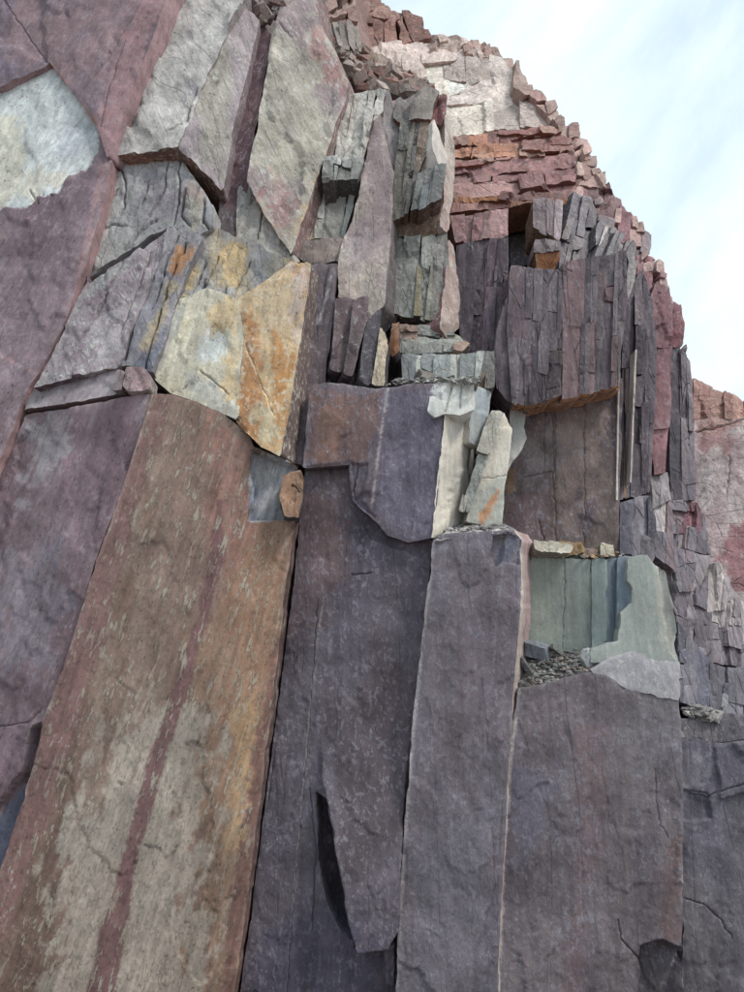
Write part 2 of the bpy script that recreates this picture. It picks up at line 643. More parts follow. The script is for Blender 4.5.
def fracture(name, region, pl, parent, axis=90.0, cw=(10, 20), rh=(25, 60), djit=0.18, tilt=0.05, gap=0.6, tones=((100, 92, 100),),
             pick=None, side=None, mat='broken', seed=1, depth=1.0, s=3.0, row_tilt=7, rag=0.4, chip=0.4, min_area=30, back=None, lean=3.0,
             flake=0.05, **kw):
    """split a region of the face along joints into single blocks, each one a child of parent"""
    rnd = random.Random(seed)
    if isinstance(pl[0], tuple):
        pl = plane3(*pl)
    ax = rad(axis)

    def extent(poly, ang):
        c_, s_ = math.cos(ang), math.sin(ang)
        v = [x * c_ + y * s_ for x, y in poly]
        return min(v), max(v)

    out = []

    def cut(poly, off, lev):
        a0, a1 = extent(poly, ax + math.pi / 2)
        b0, b1 = extent(poly, ax)
        tw = rnd.uniform(*cw) * rnd.choice((0.7, 1.0, 1.0, 1.5))
        tl = rnd.uniform(*rh) * rnd.choice((0.6, 1.0, 1.0, 1.8))
        rw, rl = (a1 - a0) / tw, (b1 - b0) / tl
        if max(rw, rl) < 1.45 or lev > 9:
            out.append((poly, off))
            return
        across = rw * rnd.uniform(0.75, 1.33) >= rl
        f_ = rnd.uniform(0.28, 0.72)
        if across:
            ang = ax + math.pi / 2 + rad(rnd.uniform(-lean, lean))
        else:
            ang = ax + rad(rnd.uniform(-row_tilt, row_tilt)) * 2.0
        e0, e1 = extent(poly, ang)
        m_ = e0 + (e1 - e0) * f_
        nv = (math.cos(ang), math.sin(ang))
        pt = (nv[0] * m_, nv[1] * m_)
        for sgn in (1, -1):
            q_ = clip_half(poly, pt, (nv[0] * sgn, nv[1] * sgn))
            if len(q_) >= 3 and abs(area2(q_)) / 2 > min_area:
                cut(q_, off + rnd.uniform(-djit, djit) * 0.36, lev + 1)
    cut([tuple(map(float, p)) for p in region], 0.0, 0)
    obs = []
    for cell, off in out:
        c = np.mean(np.array(cell), 0)
        cell = clean(cell, c, gap * 1.5 if rnd.random() < 0.5 else 0.0, rnd)
        if cell is None:
            continue
        p0 = hit(np.array([c[0]]), np.array([c[1]]), pl)[0]
        n = pl[0] + np.array([rnd.uniform(-tilt, tilt), 0, rnd.uniform(-tilt, tilt)])
        n /= np.linalg.norm(n)
        p0 = p0 + pl[0] * off
        tn = pick(c[0], c[1], rnd) if pick else [rnd.choice(tones)]
        jf = rnd.uniform(0.86, 1.14)
        tn = [tuple(min(245, v * jf) for v in t_) for t_ in tn]
        obs.append(block(name, cell, (n, float(np.dot(n, p0))), back=back, depth=depth + abs(off) + 0.2, tones=tn, side=side, mat=mat, parent=parent,
                         s=s, rag=rag, chip=chip, flake=flake, und=0.03, bevel=0.006, rings=2, grow=rnd.choice((0.2, 0.6, 1.2)), wear=0.22, smooth=False, **kw))
    return obs

def clean(cell, c, gap, rnd):
    out = []
    for p in cell:
        if not out or math.hypot(p[0] - out[-1][0], p[1] - out[-1][1]) > 1.2:
            out.append(p)
    if len(out) > 2 and math.hypot(out[0][0] - out[-1][0], out[0][1] - out[-1][1]) < 1.2:
        out.pop()
    if len(out) < 3:
        return None
    q = []
    for x, y in out:
        d = math.hypot(x - c[0], y - c[1])
        k = max(0.5, 1 - gap / max(d, 1))
        q.append((c[0] + (x - c[0]) * k + rnd.uniform(-0.4, 0.4), c[1] + (y - c[1]) * k + rnd.uniform(-0.4, 0.4)))
    return q

def jag(pts, seed, amp=4.0, step=9.0):
    """a broken, stepped skyline through pts"""
    rnd = random.Random(seed)
    out = []
    for a, b in zip(pts[:-1], pts[1:]):
        L = math.hypot(b[0] - a[0], b[1] - a[1])
        k = max(1, int(L / step))
        for j in range(k):
            t0 = j / k
            x, y = a[0] + (b[0] - a[0]) * t0, a[1] + (b[1] - a[1]) * t0
            dy = rnd.uniform(-amp, amp * 0.6)
            out.append((x + rnd.uniform(-1, 1), y + dy))
            t1 = (j + rnd.uniform(0.35, 0.8)) / k
            out.append((a[0] + (b[0] - a[0]) * t1 + rnd.uniform(-1, 1), y + dy + (b[1] - a[1]) / k * rnd.uniform(-0.1, 0.3)))
    out.append(pts[-1])
    return out

def stone_mesh(rnd, size, flat=(1.0, 0.8, 0.35)):
    """an angular rock fragment: a few random cuts from a box"""
    import bmesh
    bm = bmesh.new()
    bmesh.ops.create_cube(bm, size=1.0)
    for v in bm.verts:
        v.co = Vector((v.co.x * flat[0] * rnd.uniform(0.75, 1.2), v.co.y * flat[1] * rnd.uniform(0.75, 1.2), v.co.z * flat[2] * rnd.uniform(0.7, 1.3))) * size
    for k in range(3):
        nn = Vector((rnd.uniform(-1, 1), rnd.uniform(-1, 1), rnd.uniform(-0.6, 0.8))).normalized()
        g = bmesh.ops.bisect_plane(bm, geom=bm.verts[:] + bm.edges[:] + bm.faces[:], plane_co=nn * size * rnd.uniform(0.28, 0.42), plane_no=nn, clear_outer=True)
        bmesh.ops.holes_fill(bm, edges=[e for e in bm.edges if e.is_boundary])
    bm.verts.index_update()
    vs_ = np.array([v.co[:] for v in bm.verts])
    fs = [tuple(v.index for v in f.verts) for f in bm.faces]
    bm.free()
    return vs_, fs

def rotm(rnd, tiltmax=0.5):
    from mathutils import Euler
    return np.array(Euler((rnd.uniform(-tiltmax, tiltmax), rnd.uniform(-tiltmax, tiltmax), rnd.uniform(0, 6.28))).to_matrix())

def rubble(name, region, pl, count, size, tones, seed, parent=None, mat='broken', flat=(1.0, 0.7, 0.22), tiltmax=0.5):
    """small broken fragments lying on a ledge, too many to pick apart: one mesh"""
    rnd = random.Random(seed)
    if isinstance(pl[0], tuple):
        pl = plane3(*pl)
    xs = [p[0] for p in region]
    ys = [p[1] for p in region]
    V, Fc, C, n = [], [], [], 0
    tries = 0
    while count and tries < 20000:
        tries += 1
        x, y = rnd.uniform(min(xs), max(xs)), rnd.uniform(min(ys), max(ys))
        if not inside(np.array([[x, y]]), region)[0]:
            continue
        count -= 1
        c = hit(np.array([x]), np.array([y]), pl)[0]
        sz = size[0] + (size[1] - size[0]) * rnd.random() ** 2.2
        v, f = stone_mesh(rnd, sz, flat)
        v = v @ rotm(rnd, tiltmax).T + c + np.array([0, 0, sz * 0.08])
        V.append(v)
        Fc += [tuple(i + n for i in t) for t in f]
        n += len(v)
        C.append(np.repeat((lin(rnd.choice(tones)) * rnd.uniform(0.7, 1.25))[None], len(v), 0))
    ob = mesh_object(name, np.concatenate(V), Fc, M[mat], np.concatenate(C), parent, smooth=False)
    ob['kind'] = 'stuff'
    return ob

def stone(name, px, py, Y, size, tones, seed, mat='broken', flat=(1, 0.8, 0.4), parent=None, rot=None):
    rnd = random.Random(seed)
    v, f = stone_mesh(rnd, size, flat)
    from mathutils import Euler
    R = rotm(rnd, 0.35) if rot is None else np.array(Euler(tuple(rad(a) for a in rot)).to_matrix())
    v = v @ R.T + P(px, py, Y)
    c = np.repeat((lin(rnd.choice(tones)))[None], len(v), 0)
    return mesh_object(name, v, f, M[mat], c, parent, smooth=False)


# ------------------------------------------------------------------ terrain: quarry floor and the rock mass behind the blocks
def build_ground():
    xs = np.concatenate([np.linspace(-1500, -60, 14), np.linspace(-50, 50, 41), np.linspace(60, 1500, 14)])
    ys = np.concatenate([np.linspace(-1500, -40, 14), np.linspace(-34, 40, 38), np.linspace(60, 1500, 14)])
    X, Yg = np.meshgrid(xs, ys)
    Z = -6.5 * sstep(3.0, 11.5, Yg)
    p = np.stack([X.ravel(), Yg.ravel(), Z.ravel()], -1)
    p[:, 2] += 0.35 * fbm(p * np.array([0.12, 0.12, 0]), 4) * sstep(3, 9, np.hypot(p[:, 0], p[:, 1]))
    ny, nx = X.shape
    f = [(j * nx + i, j * nx + i + 1, (j + 1) * nx + i + 1, (j + 1) * nx + i) for j in range(ny - 1) for i in range(nx - 1)]
    o = mesh_object('ground', p, f, M['broken'], tone(p, [(135, 126, 126), (150, 142, 138)], 3, 1, 0.1), base=np.zeros(3))
    o['kind'] = 'structure'
build_ground()

SIL = [(-260, -260), (300, -260), (330, -120), (372, -6), (390, 12), (415, 17), (425, 34), (450, 40), (485, 47), (500, 57), (515, 70), (545, 105),
       (565, 130), (577, 145), (597, 166), (604, 188), (618, 206), (633, 226), (645, 242), (650, 262), (660, 272), (667, 292), (676, 312),
       (676, 350), (684, 372), (690, 420), (694, 500), (706, 560), (728, 600), (800, 660), (1000, 700), (1000, 1300), (-260, 1300)]
CTRL = [(0, 0, 14.4), (0, 250, 13.6), (0, 460, 13.2), (0, 750, 12.4), (0, 990, 11.8), (100, 160, 14.0), (100, 300, 13.4), (60, 400, 12.9), (150, 60, 15.0), (210, 60, 15.4),
        (150, 200, 14.6), (120, 330, 13.2), (130, 500, 12.9), (120, 800, 12.3), (100, 980, 11.9), (220, 300, 13.8), (220, 420, 13.3), (270, 420, 13.8),
        (220, 600, 13.3), (200, 900, 13.1), (260, 120, 15.6), (300, 60, 16.2), (300, 200, 15.0), (330, 320, 14.2), (300, 500, 13.9), (290, 800, 13.7), (280, 990, 13.6),
        (350, 60, 21.7), (350, 130, 16.0), (360, 220, 15.4), (390, 150, 16.2), (420, 160, 16.0), (420, 270, 15.5), (420, 360, 14.9), (350, 370, 14.3), (380, 440, 13.8),
        (360, 600, 13.8), (350, 900, 13.7), (450, 460, 14.6), (480, 450, 15.6), (460, 560, 13.7), (450, 800, 13.6), (450, 990, 13.6), (400, 30, 26.7), (440, 80, 24.7), (500, 90, 24.0),
        (550, 120, 22.8), (500, 160, 18.2), (560, 170, 18.0), (480, 270, 15.6), (522, 230, 21.0), (560, 290, 15.4), (600, 240, 16.2), (560, 370, 15.2), (560, 470, 15.7), (600, 540, 15.6),
        (590, 170, 19.8), (620, 225, 19.599999999999998), (640, 260, 17.4), (660, 300, 17.4), (630, 350, 16.0), (630, 480, 15.9), (660, 400, 16.8), (685, 420, 17.4), (690, 370, 18), (680, 540, 16.6), (640, 560, 15.6), (700, 640, 16.6), (740, 660, 17), (720, 740, 15.4), (700, 850, 14.7), (740, 850, 14.7), (720, 990, 14.6),
        (560, 600, 14.4), (600, 720, 13.8), (600, 900, 13.7), (660, 620, 14.3), (640, 800, 13.8), (640, 990, 13.7), (560, 990, 13.7)]

def build_cliff():
    st = 7.0
    gx, gy = np.meshgrid(np.arange(-260, 1000 + st, st), np.arange(-260, 1300 + st, st))
    q = np.stack([gx.ravel(), gy.ravel()], -1)
    K = np.array(CTRL, float)
    qc = np.stack([np.clip(q[:, 0], -20, 764), np.clip(q[:, 1], -10, 1010)], -1)
    d2 = ((qc[:, None, :] - K[None, :, :2]) ** 2).sum(2) + 60
    w = d2 ** -2.2
    Y = (w * K[None, :, 2]).sum(1) / w.sum(1)
    Y += 0.012 * np.maximum(0, -q[:, 1])          # the face leans back above the frame
    p = P(q[:, 0], q[:, 1], Y)
    p[:, 1] += 0.5 + 0.18 * fbm(p * 0.9, 4, 0.6, 4)
    p[:, 2] = np.maximum(p[:, 2], -9)
    ok = inside(q, SIL)
    ny, nx = gx.shape
    f = []
    for j in range(ny - 1):
        for i in range(nx - 1):
            a = (j * nx + i, j * nx + i + 1, (j + 1) * nx + i + 1, (j + 1) * nx + i)
            if ok[a[0]] and ok[a[1]] and ok[a[2]] and ok[a[3]]:
                f.append(a)
    # give the mass its body: the rim runs back into the hill
    cnt = {}
    for a in f:
        for k in range(4):
            e = (a[k], a[(k + 1) % 4])
            cnt[tuple(sorted(e))] = cnt.get(tuple(sorted(e)), []) + [e]
    rim = [v[0] for v in cnt.values() if len(v) == 1]
    idx = {}
    pb = []
    for e in rim:
        for i in e:
            if i not in idx:
                idx[i] = len(p) + len(pb)
                pb.append(p[i] + np.array([0.0, 14.0, -1.5]))
    f += [(e[1], e[0], idx[e[0]], idx[e[1]]) for e in rim]
    p = np.concatenate([p, np.array(pb)])
    used = sorted({i for a in f for i in a})
    rm = {u: k for k, u in enumerate(used)}
    p = p[used]
    f = [tuple(rm[i] for i in a) for a in f]
    qq = project(p)
    c = tone(p, [(84, 74, 80), (104, 94, 98), (116, 104, 102)], 5)
    c = paint(c, qq, [('p', [(340, -300), (372, -20), (600, 100), (1000, 300), (1000, 700), (705, 700), (690, 420), (570, 190), (440, 150), (330, 60)], (142, 112, 106), 12, 0.9, 6)], 2)
    o = mesh_object('cliff', p, f, M['broken'], c, base=np.zeros(3))
    o['kind'] = 'structure'
build_cliff()

# tones (photo colours of the rock itself)
PURP = [(88, 80, 90), (104, 96, 106), (112, 104, 112), (96, 90, 104)]
DARK = [(76, 70, 82), (88, 82, 94), (96, 90, 101), (84, 75, 84)]
MAUVE = [(112, 94, 102), (126, 110, 118), (134, 124, 132), (116, 98, 106)]
GREY = [(140, 138, 140), (160, 158, 158), (150, 142, 146), (168, 166, 162)]

# ------------------------------------------------------------------ far left: the overlapping purple bedding slabs
PL_L = plane3((110, 165, 13.3), (24, 413, 12.42), (0, 100, 13.6))
t = thing('bedding_slab', 'huge smooth purple slab with pale scar along the left edge of the photo', 'rock slab', (-60, 800, 11.5))
block('rock_sheet', [(-250, 30), (0, 45), (47, 50), (100, 118), (110, 160), (99, 215), (85, 262), (60, 325), (28, 388), (0, 455), (-60, 570), (-250, 900)],
      PL_L, back=(0.12, 1.3, 0.1), tones=[(98, 82, 92), (116, 100, 110), (128, 112, 120), (108, 90, 98)], side=[(156, 126, 128), (138, 110, 112)], mat='slab', parent=t, flake=0.05,
      paints=[('p', [(-60, 70), (47, 56), (100, 124), (97, 150), (88, 168), (68, 176), (60, 192), (38, 195), (28, 208), (6, 207), (-60, 224)], (182, 192, 194), 1.5, 0.97, 1.6),
              ('p', [(-30, 105), (12, 112), (26, 140), (20, 190), (0, 205), (-30, 205)], (190, 186, 162), 10, 0.6, 6),
              ('p', [(30, 172), (70, 168), (60, 186), (30, 196)], (176, 166, 140), 7, 0.5, 4),
              ('p', [(60, 100), (96, 124), (88, 160), (60, 150)], (160, 170, 180), 8, 0.6, 5),
              ('l', [(0, 355), (30, 370), (40, 375)], (160, 130, 132), 1.2, 0.8),
              ('p', [(99, 168), (109, 162), (86, 262), (70, 300), (80, 258)], (150, 120, 122), 3, 0.7, 2)],
      steps=[([(-80, 60), (47, 50), (101, 124), (98, 150), (88, 169), (68, 177), (60, 193), (38, 196), (28, 209), (6, 208), (-80, 226)], -0.06)],
      cracks=[([(30, 190), (38, 204)], 2.0, 0.14)])
block('rock_sheet', [(-250, -250), (225, -250), (165, -4), (142, 60), (118, 125), (108, 158), (99, 128), (78, 96), (50, 62), (0, 86), (-250, 190)],
      plane3((110, 165, 13.2), (24, 413, 12.32), (0, 100, 13.5)), back=(0.4, 1.4, 0.1), tones=[(96, 82, 94), (116, 100, 110), (124, 104, 110), (104, 92, 106)],
      side=[(152, 124, 128), (136, 108, 112)], mat='slab', parent=t, flake=0.05,
      cracks=[([(4, 0), (30, 38), (50, 66), (92, 122)], 1.0, 0.05), ([(141, 0), (110, 55), (84, 92)], 1.2, 0.07), ([(126, 40), (108, 88), (100, 126)], 1.0, 0.05)],
      paints=[('p', [(150, -60), (165, -4), (108, 158), (98, 130), (128, 40)], (146, 114, 118), 5, 0.75, 4),
              ('l', [(52, 66), (70, 92), (96, 124)], (124, 82, 62), 2.2, 0.9),
              ('p', [(-20, 30), (60, 80), (40, 100), (-20, 110)], (98, 92, 112), 14, 0.6, 8)])

# ------------------------------------------------------------------ left: brown pillar (two faces meeting in a red arris)
t = thing('rock_pillar', 'massive brown weathered pillar with a dark red streak, lower left', 'rock pillar', (120, 1060, 11.5))
PL_A = plane3((299, 468, 12.82), (240, 960, 12.8), (60, 680, 11.7))
YA1, YA2 = (float(hit(np.array([x]), np.array([y]), PL_A)[0, 1]) for x, y in ((155, 394), (20, 830)))
block('main_face', [(152, 394), (172, 394), (197, 402), (222, 413), (248, 433), (254, 447), (285, 459), (299, 468), (296, 520), (280, 640), (262, 790), (240, 960), (222, 1060),
                     (-78, 1060), (-42, 962), (4, 860), (38, 748), (44, 718), (70, 648), (94, 567), (122, 490)],
      PL_A, back=(0.15, 1.8, 0.0), tones=[(108, 89, 80), (122, 102, 92), (133, 116, 106), (117, 95, 84)], side=[(108, 84, 78), (92, 74, 74)], mat='brown', parent=t,
      flake=0.05, und=0.05, s=2.2, tz=0.18, tsc=1.1, grow=0.0,
      steps=[([(253, 449), (284, 461), (301, 468), (300, 520), (249, 521), (254, 490), (250, 470)], -0.22)],
      paints=[('p', [(200, 640), (300, 500), (310, 700), (250, 1000), (190, 1000)], (144, 116, 94), 22, 0.65, 12),
              ('p', [(235, 525), (300, 515), (268, 780), (225, 800)], (142, 110, 88), 14, 0.6, 8),
              ('p', [(20, 1060), (70, 820), (150, 690), (210, 720), (200, 1060)], (158, 152, 142), 30, 0.75, 14),
              ('p', [(160, 398), (215, 420), (215, 560), (190, 640), (150, 640), (150, 480)], (126, 106, 97), 14, 0.7, 10),
              ('p', [(210, 415), (255, 450), (250, 530), (225, 600), (205, 560)], (140, 104, 94), 9, 0.7, 7),
              ('p', [(152, 390), (174, 396), (150, 470), (120, 570), (100, 650), (66, 760), (30, 860), (-20, 1000), (-60, 1000), (-10, 880), (36, 745), (94, 560)], (122, 94, 92), 5, 0.9, 2.5),
              ('p', [(222, 500), (226, 560), (208, 620), (186, 690), (160, 780), (134, 880), (112, 1000), (102, 1060), (76, 1060), (94, 960), (120, 860), (144, 775), (172, 690), (196, 615), (212, 550), (216, 500)], (112, 82, 84), 3.0, 0.94, 1.0),
              ('p', [(282, 600), (296, 520), (262, 800), (238, 992), (222, 1060), (214, 1060), (232, 880), (262, 720)], (112, 82, 78), 4, 0.8, 3),
              ('p', [(232, 730), (250, 700), (242, 840), (226, 860)], (176, 146, 108), 9, 0.6, 7),
              ('p', [(253, 449), (284, 461), (301, 468), (300, 520), (249, 521), (250, 470)], (150, 156, 164), 1.5, 0.95, 1.5),
              ('p', [(249, 490), (258, 480), (262, 521), (249, 521)], (96, 108, 132), 5, 0.7, 4)])
PL_A2 = plane3((155, 394, YA1), (20, 830, YA2), (24, 413, 12.55))
block('shaded_flank', [(28, 414), (60, 410), (95, 403), (150, 394), (121, 490), (93, 567), (69, 648), (43, 718), (37, 748), (3, 860), (-43, 962), (-79, 1060), (-260, 1060), (-256, 932), (4, 464)],
      PL_A2, back=(0.2, 1.6, 0.0), tones=[(98, 79, 87), (114, 96, 103), (126, 110, 117), (106, 87, 94)], mat='slab', parent=t, flake=0.07, und=0.08,
      steps=[([(42, 722), (36, 790), (14, 866), (-10, 910), (-40, 910), (-10, 812), (20, 772), (30, 730)], lambda q: -0.16 - 0.40 * sstep(790, 750, q[:, 1]))],
      cracks=[([(0, 726), (28, 722), (40, 712)], 1.2, 0.05)],
      paints=[('p', [(30, 420), (75, 415), (60, 470), (20, 500)], (142, 142, 150), 12, 0.6, 10),
              ('p', [(0, 560), (60, 540), (50, 660), (0, 680)], (120, 116, 130), 18, 0.55, 12),
              ('p', [(36, 770), (32, 820), (12, 870), (-10, 910), (-40, 910), (-10, 812), (16, 785)], (86, 94, 114), 4, 0.85, 3),
              ('p', [(-40, 740), (20, 730), (20, 770), (-10, 805), (-40, 800)], (138, 112, 124), 9, 0.6, 6),
              ('p', [(60, 420), (140, 400), (110, 520), (80, 560), (60, 500)], (116, 92, 104), 14, 0.5, 10)])

t = block('thin_slab', [(26, 389), (60, 381), (92, 372), (117, 369), (121, 376), (150, 390), (95, 399), (60, 405), (24, 410)], ((24, 410, 12.5), (150, 391, YA1 + 0.08), (117, 369, 12.4)),
          depth=1.3, tones=[(132, 122, 130), (146, 140, 146)], side=[(120, 100, 104)], mat='slab', flake=0.03, rag=1.0, grow=-0.9)
tag(t, 'thin wedge of mauve slate between two dark cracks above the brown pillar', 'rock slab')

t = thing('broken_slab', 'grey fractured rock face under the brown overhanging ledge, upper left', 'rock face', (100, 300, 13.6))
block('rock_sheet', [(111, 164), (150, 158), (179, 154), (214, 205), (213, 226), (196, 236), (170, 225), (150, 236), (130, 253), (88, 279), (85, 262), (99, 215), (109, 172)],
      ((112, 163, 13.72), (178, 153, 13.72), (130, 254, 13.3)), back=(0.1, 1.2, -0.1), tones=[(140, 142, 148), (156, 158, 160), (164, 164, 164), (138, 130, 140)], mat='broken', parent=t, flake=0.10, grow=-0.2,
      cracks=[([(120, 168), (128, 190), (122, 214)], 1.4, 0.1), ([(168, 160), (164, 190), (150, 212)], 1.4, 0.12), ([(104, 230), (127, 228)], 1.6, 0.10), ([(150, 178), (143, 202)], 1.2, 0.08), ([(155, 218), (140, 232), (126, 250)], 2.2, 0.16), ([(180, 158), (178, 200), (172, 224)], 1.4, 0.10),
              ([(186, 190), (180, 212), (190, 225)], 2.0, 0.14), ([(205, 200), (203, 222), (214, 232)], 1.8, 0.14), ([(105, 205), (114, 196), (118, 190)], 1.4, 0.08)],
      paints=[('p', [(150, 175), (182, 170), (180, 215), (150, 220)], (132, 124, 140), 8, 0.6, 6), ('p', [(186, 190), (206, 196), (206, 230), (186, 230)], (166, 160, 144), 6, 0.7, 4),
              ('p', [(184, 168), (204, 190), (200, 200), (182, 190)], (160, 140, 134), 5, 0.6, 4)])
block('rock_sheet', [(88, 282), (130, 257), (150, 240), (166, 229), (162, 258), (141, 310), (119, 366), (92, 371), (60, 379), (33, 387), (64, 327), (88, 274)],
      ((119, 366, 12.25), (30, 386, 12.4), (166, 229, 13.2)), depth=1.2, tones=[(124, 110, 121), (138, 128, 136), (146, 140, 146), (116, 98, 110)], mat='lichen', parent=t, flake=0.06, grow=0.0,
      cracks=[([(150, 250), (140, 285), (122, 330)], 1.2, 0.08), ([(112, 282), (98, 312), (82, 336)], 1.4, 0.08), ([(125, 262), (112, 284)], 1.0, 0.06)],
      paints=[('p', [(88, 282), (130, 257), (120, 275), (80, 310)], (140, 148, 146), 6, 0.6, 5), ('p', [(84, 320), (124, 310), (118, 360), (90, 366)], (162, 160, 164), 12, 0.5, 9)])
block('leaning_plate', [(167, 228), (190, 232), (204, 238), (190, 264), (173, 316), (153, 374), (138, 366), (121, 366), (142, 310), (162, 260)],
      ((165, 230, 13.15), (200, 236, 13.15), (140, 365, 12.3)), depth=1.0, tones=[(120, 120, 130), (136, 134, 140), (150, 144, 140)], mat='broken', parent=t, flake=0.06, grow=0.0,
      cracks=[([(178, 236), (166, 268), (152, 310)], 1.5, 0.12), ([(186, 246), (170, 280), (158, 320), (146, 366)], 1.8, 0.16), ([(128, 340), (124, 360)], 2.6, 0.2)],
      paints=[('p', [(176, 246), (192, 250), (180, 275), (172, 270)], (168, 118, 66), 5, 0.85, 3), ('p', [(168, 280), (178, 286), (150, 352), (144, 350)], (160, 146, 112), 4, 0.7, 3),
              ('p', [(160, 330), (168, 325), (154, 372), (142, 366)], (84, 92, 112), 4, 0.7, 3)])

t = block('small_block', [(127, 369), (143, 369), (151, 377), (149, 389), (131, 391), (124, 386)], ((127, 369, 11.95), (151, 377, 11.95), (131, 391, 11.9)), depth=0.5, tones=[(150, 128, 132), (142, 118, 122)],
          side=[(150, 140, 138)], mat='broken', s=2.2, rag=0.8)
tag(t, 'small pink rock block wedged at the top corner of the brown pillar', 'stone')
t = block('small_block', [(117, 371), (123, 371), (121, 388), (113, 389)], ((117, 371, 12.0), (123, 371, 12.0), (113, 389, 11.95)), depth=0.4, tones=[(136, 124, 128)], mat='broken', s=2.2, rag=0.6)
tag(t, 'narrow grey stone sliver just left of the small pink block', 'stone')

# ------------------------------------------------------------------ upper left: overhanging block, dark strip, pale leaning slab
t = thing('overhanging_block', 'pale grey block with a brown broken underside, top left of cliff', 'rock block', (170, 160, 13.7))
block('main_face', [(163, 14), (174, 2), (200, -60), (262, -60), (240, 4), (224, 34), (206, 75), (190, 118), (178, 146), (150, 149), (112, 156), (135, 92)],
      ((112, 156, 13.5), (178, 146, 13.4), (172, 2, 14.7)), back=(0.05, 1.5, -0.22), tones=[(148, 146, 148), (164, 162, 160), (172, 172, 170), (150, 142, 146)], side=[(140, 132, 132)], under=[(128, 92, 78), (108, 80, 70), (144, 116, 100)],
      mat='lichen', parent=t, flake=0.09, cracks=[([(166, 130), (180, 124)], 1.4, 0.08), ([(196, 88), (186, 118)], 2.0, 0.1)],
      paints=[('p', [(190, 84), (202, 70), (190, 128), (182, 132)], (104, 98, 116), 4, 0.7, 3), ('p', [(170, 10), (240, -10), (230, 20), (175, 30)], (182, 180, 176), 8, 0.5, 6)])
block('side_face', [(241, 4), (259, 19), (247, 70), (235, 112), (222, 190), (200, 168), (179, 147), (191, 118), (207, 76), (225, 35)],
      ((178, 146, 13.42), (222, 190, 13.75), (240, 4, 14.65)), back=(0.05, 1.3, -0.2), tones=[(134, 122, 132), (146, 136, 142), (150, 146, 138)], side=[(126, 112, 118)], under=[(124, 90, 76), (106, 80, 70)], mat='lichen', parent=t, flake=0.04,
      paints=[('p', [(205, 110), (232, 100), (224, 180), (190, 150)], (156, 156, 144), 14, 0.6, 10)])
t = block('dark_rock_strip', [(259, 20), (272, 36), (263, 90), (252, 150), (247, 182), (243, 210), (237, 240), (218, 229), (222, 190), (235, 112), (247, 70)],
          ((222, 190, 14.2), (247, 182, 14.2), (265, 25, 15.2)), depth=1.0, tones=[(92, 66, 72), (84, 62, 70), (100, 76, 80)], mat='slab', flake=0.06,
          cracks=[([(240, 200), (236, 228)], 1.5, 0.1)], paints=[('p', [(216, 210), (244, 205), (238, 242), (214, 232)], (84, 78, 80), 6, 0.8, 3)])
tag(t, 'narrow dark maroon strip of rock between two pale slabs', 'rock slab')
t = block('leaning_slab', [(273, 34), (279, 16), (287, -20), (312, -20), (318, 20), (334, 52), (347, 80), (344, 100), (332, 136), (318, 172), (304, 214), (291, 253), (268, 216), (248, 183), (253, 150), (264, 90)],
          ((247, 182, 13.9), (291, 252, 13.75), (347, 80, 15.1)), back=(0.35, 1.2, 0.1), tones=[(142, 132, 132), (154, 150, 138), (160, 156, 146), (138, 124, 128)], side=[(132, 104, 102), (118, 94, 92)], mat='lichen', flake=0.05, tz=0.8,
          cracks=[([(278, 24), (290, 40)], 1.6, 0.07)],
          paints=[('p', [(310, 20), (347, 80), (343, 100), (330, 90), (316, 55)], (150, 106, 108), 5, 0.75, 5), ('p', [(262, 205), (291, 254), (298, 232), (290, 190), (276, 180)], (150, 112, 112), 10, 0.75, 7),
                  ('p', [(316, 176), (304, 218), (294, 246), (300, 200)], (176, 152, 112), 5, 0.7, 4), ('p', [(270, 110), (320, 110), (310, 180), (270, 180)], (162, 160, 146), 18, 0.5, 12)])
tag(t, 'pale greenish grey slab leaning with a pink lower tip, upper middle left', 'rock slab')
t = block('rock_wedge', [(239, 192), (248, 186), (268, 219), (290, 256), (300, 262), (284, 266), (262, 250), (246, 242), (237, 241)], ((240, 190, 14.25), (290, 253, 13.95), (245, 240, 13.9)), depth=0.9,
          tones=[(160, 154, 140), (148, 148, 146), (132, 136, 136)], mat='broken', flake=0.06, cracks=[([(262, 214), (258, 240)], 1.2, 0.1)])
tag(t, 'pale cracked wedge tucked below the pink tip of the leaning slab', 'rock block')

# ------------------------------------------------------------------ yellow and orange block
t = thing('yellow_block', 'cream and orange stained block above the brown pillar', 'rock block', (220, 420, 12.6))
block('cream_face', [(181, 301), (205, 291), (222, 296), (238, 303), (242, 340), (238, 380), (237, 418), (222, 411), (197, 400), (172, 392), (153, 376), (161, 350), (172, 320)],
      ((180, 300, 12.75), (238, 303, 12.7), (237, 418, 12.35)), depth=0.9, tones=[(178, 174, 152), (190, 186, 166), (184, 176, 146)], side=[(110, 112, 124)], mat='stained', parent=t, flake=0.08, grow=2.2, bevel=0,
      paints=[('p', [(201, 340), (218, 336), (226, 350), (214, 362), (202, 358)], (196, 206, 208), 5, 0.85, 4), ('p', [(215, 310), (240, 305), (240, 400), (222, 398), (226, 350)], (196, 168, 118), 8, 0.7, 6),
              ('p', [(190, 372), (238, 402), (237, 418), (200, 402)], (172, 176, 174), 5, 0.7, 4), ('p', [(170, 310), (185, 305), (165, 372), (152, 376)], (150, 156, 160), 4, 0.6, 3)],
      cracks=[([(200, 372), (215, 382), (228, 394)], 1.2, 0.05)])
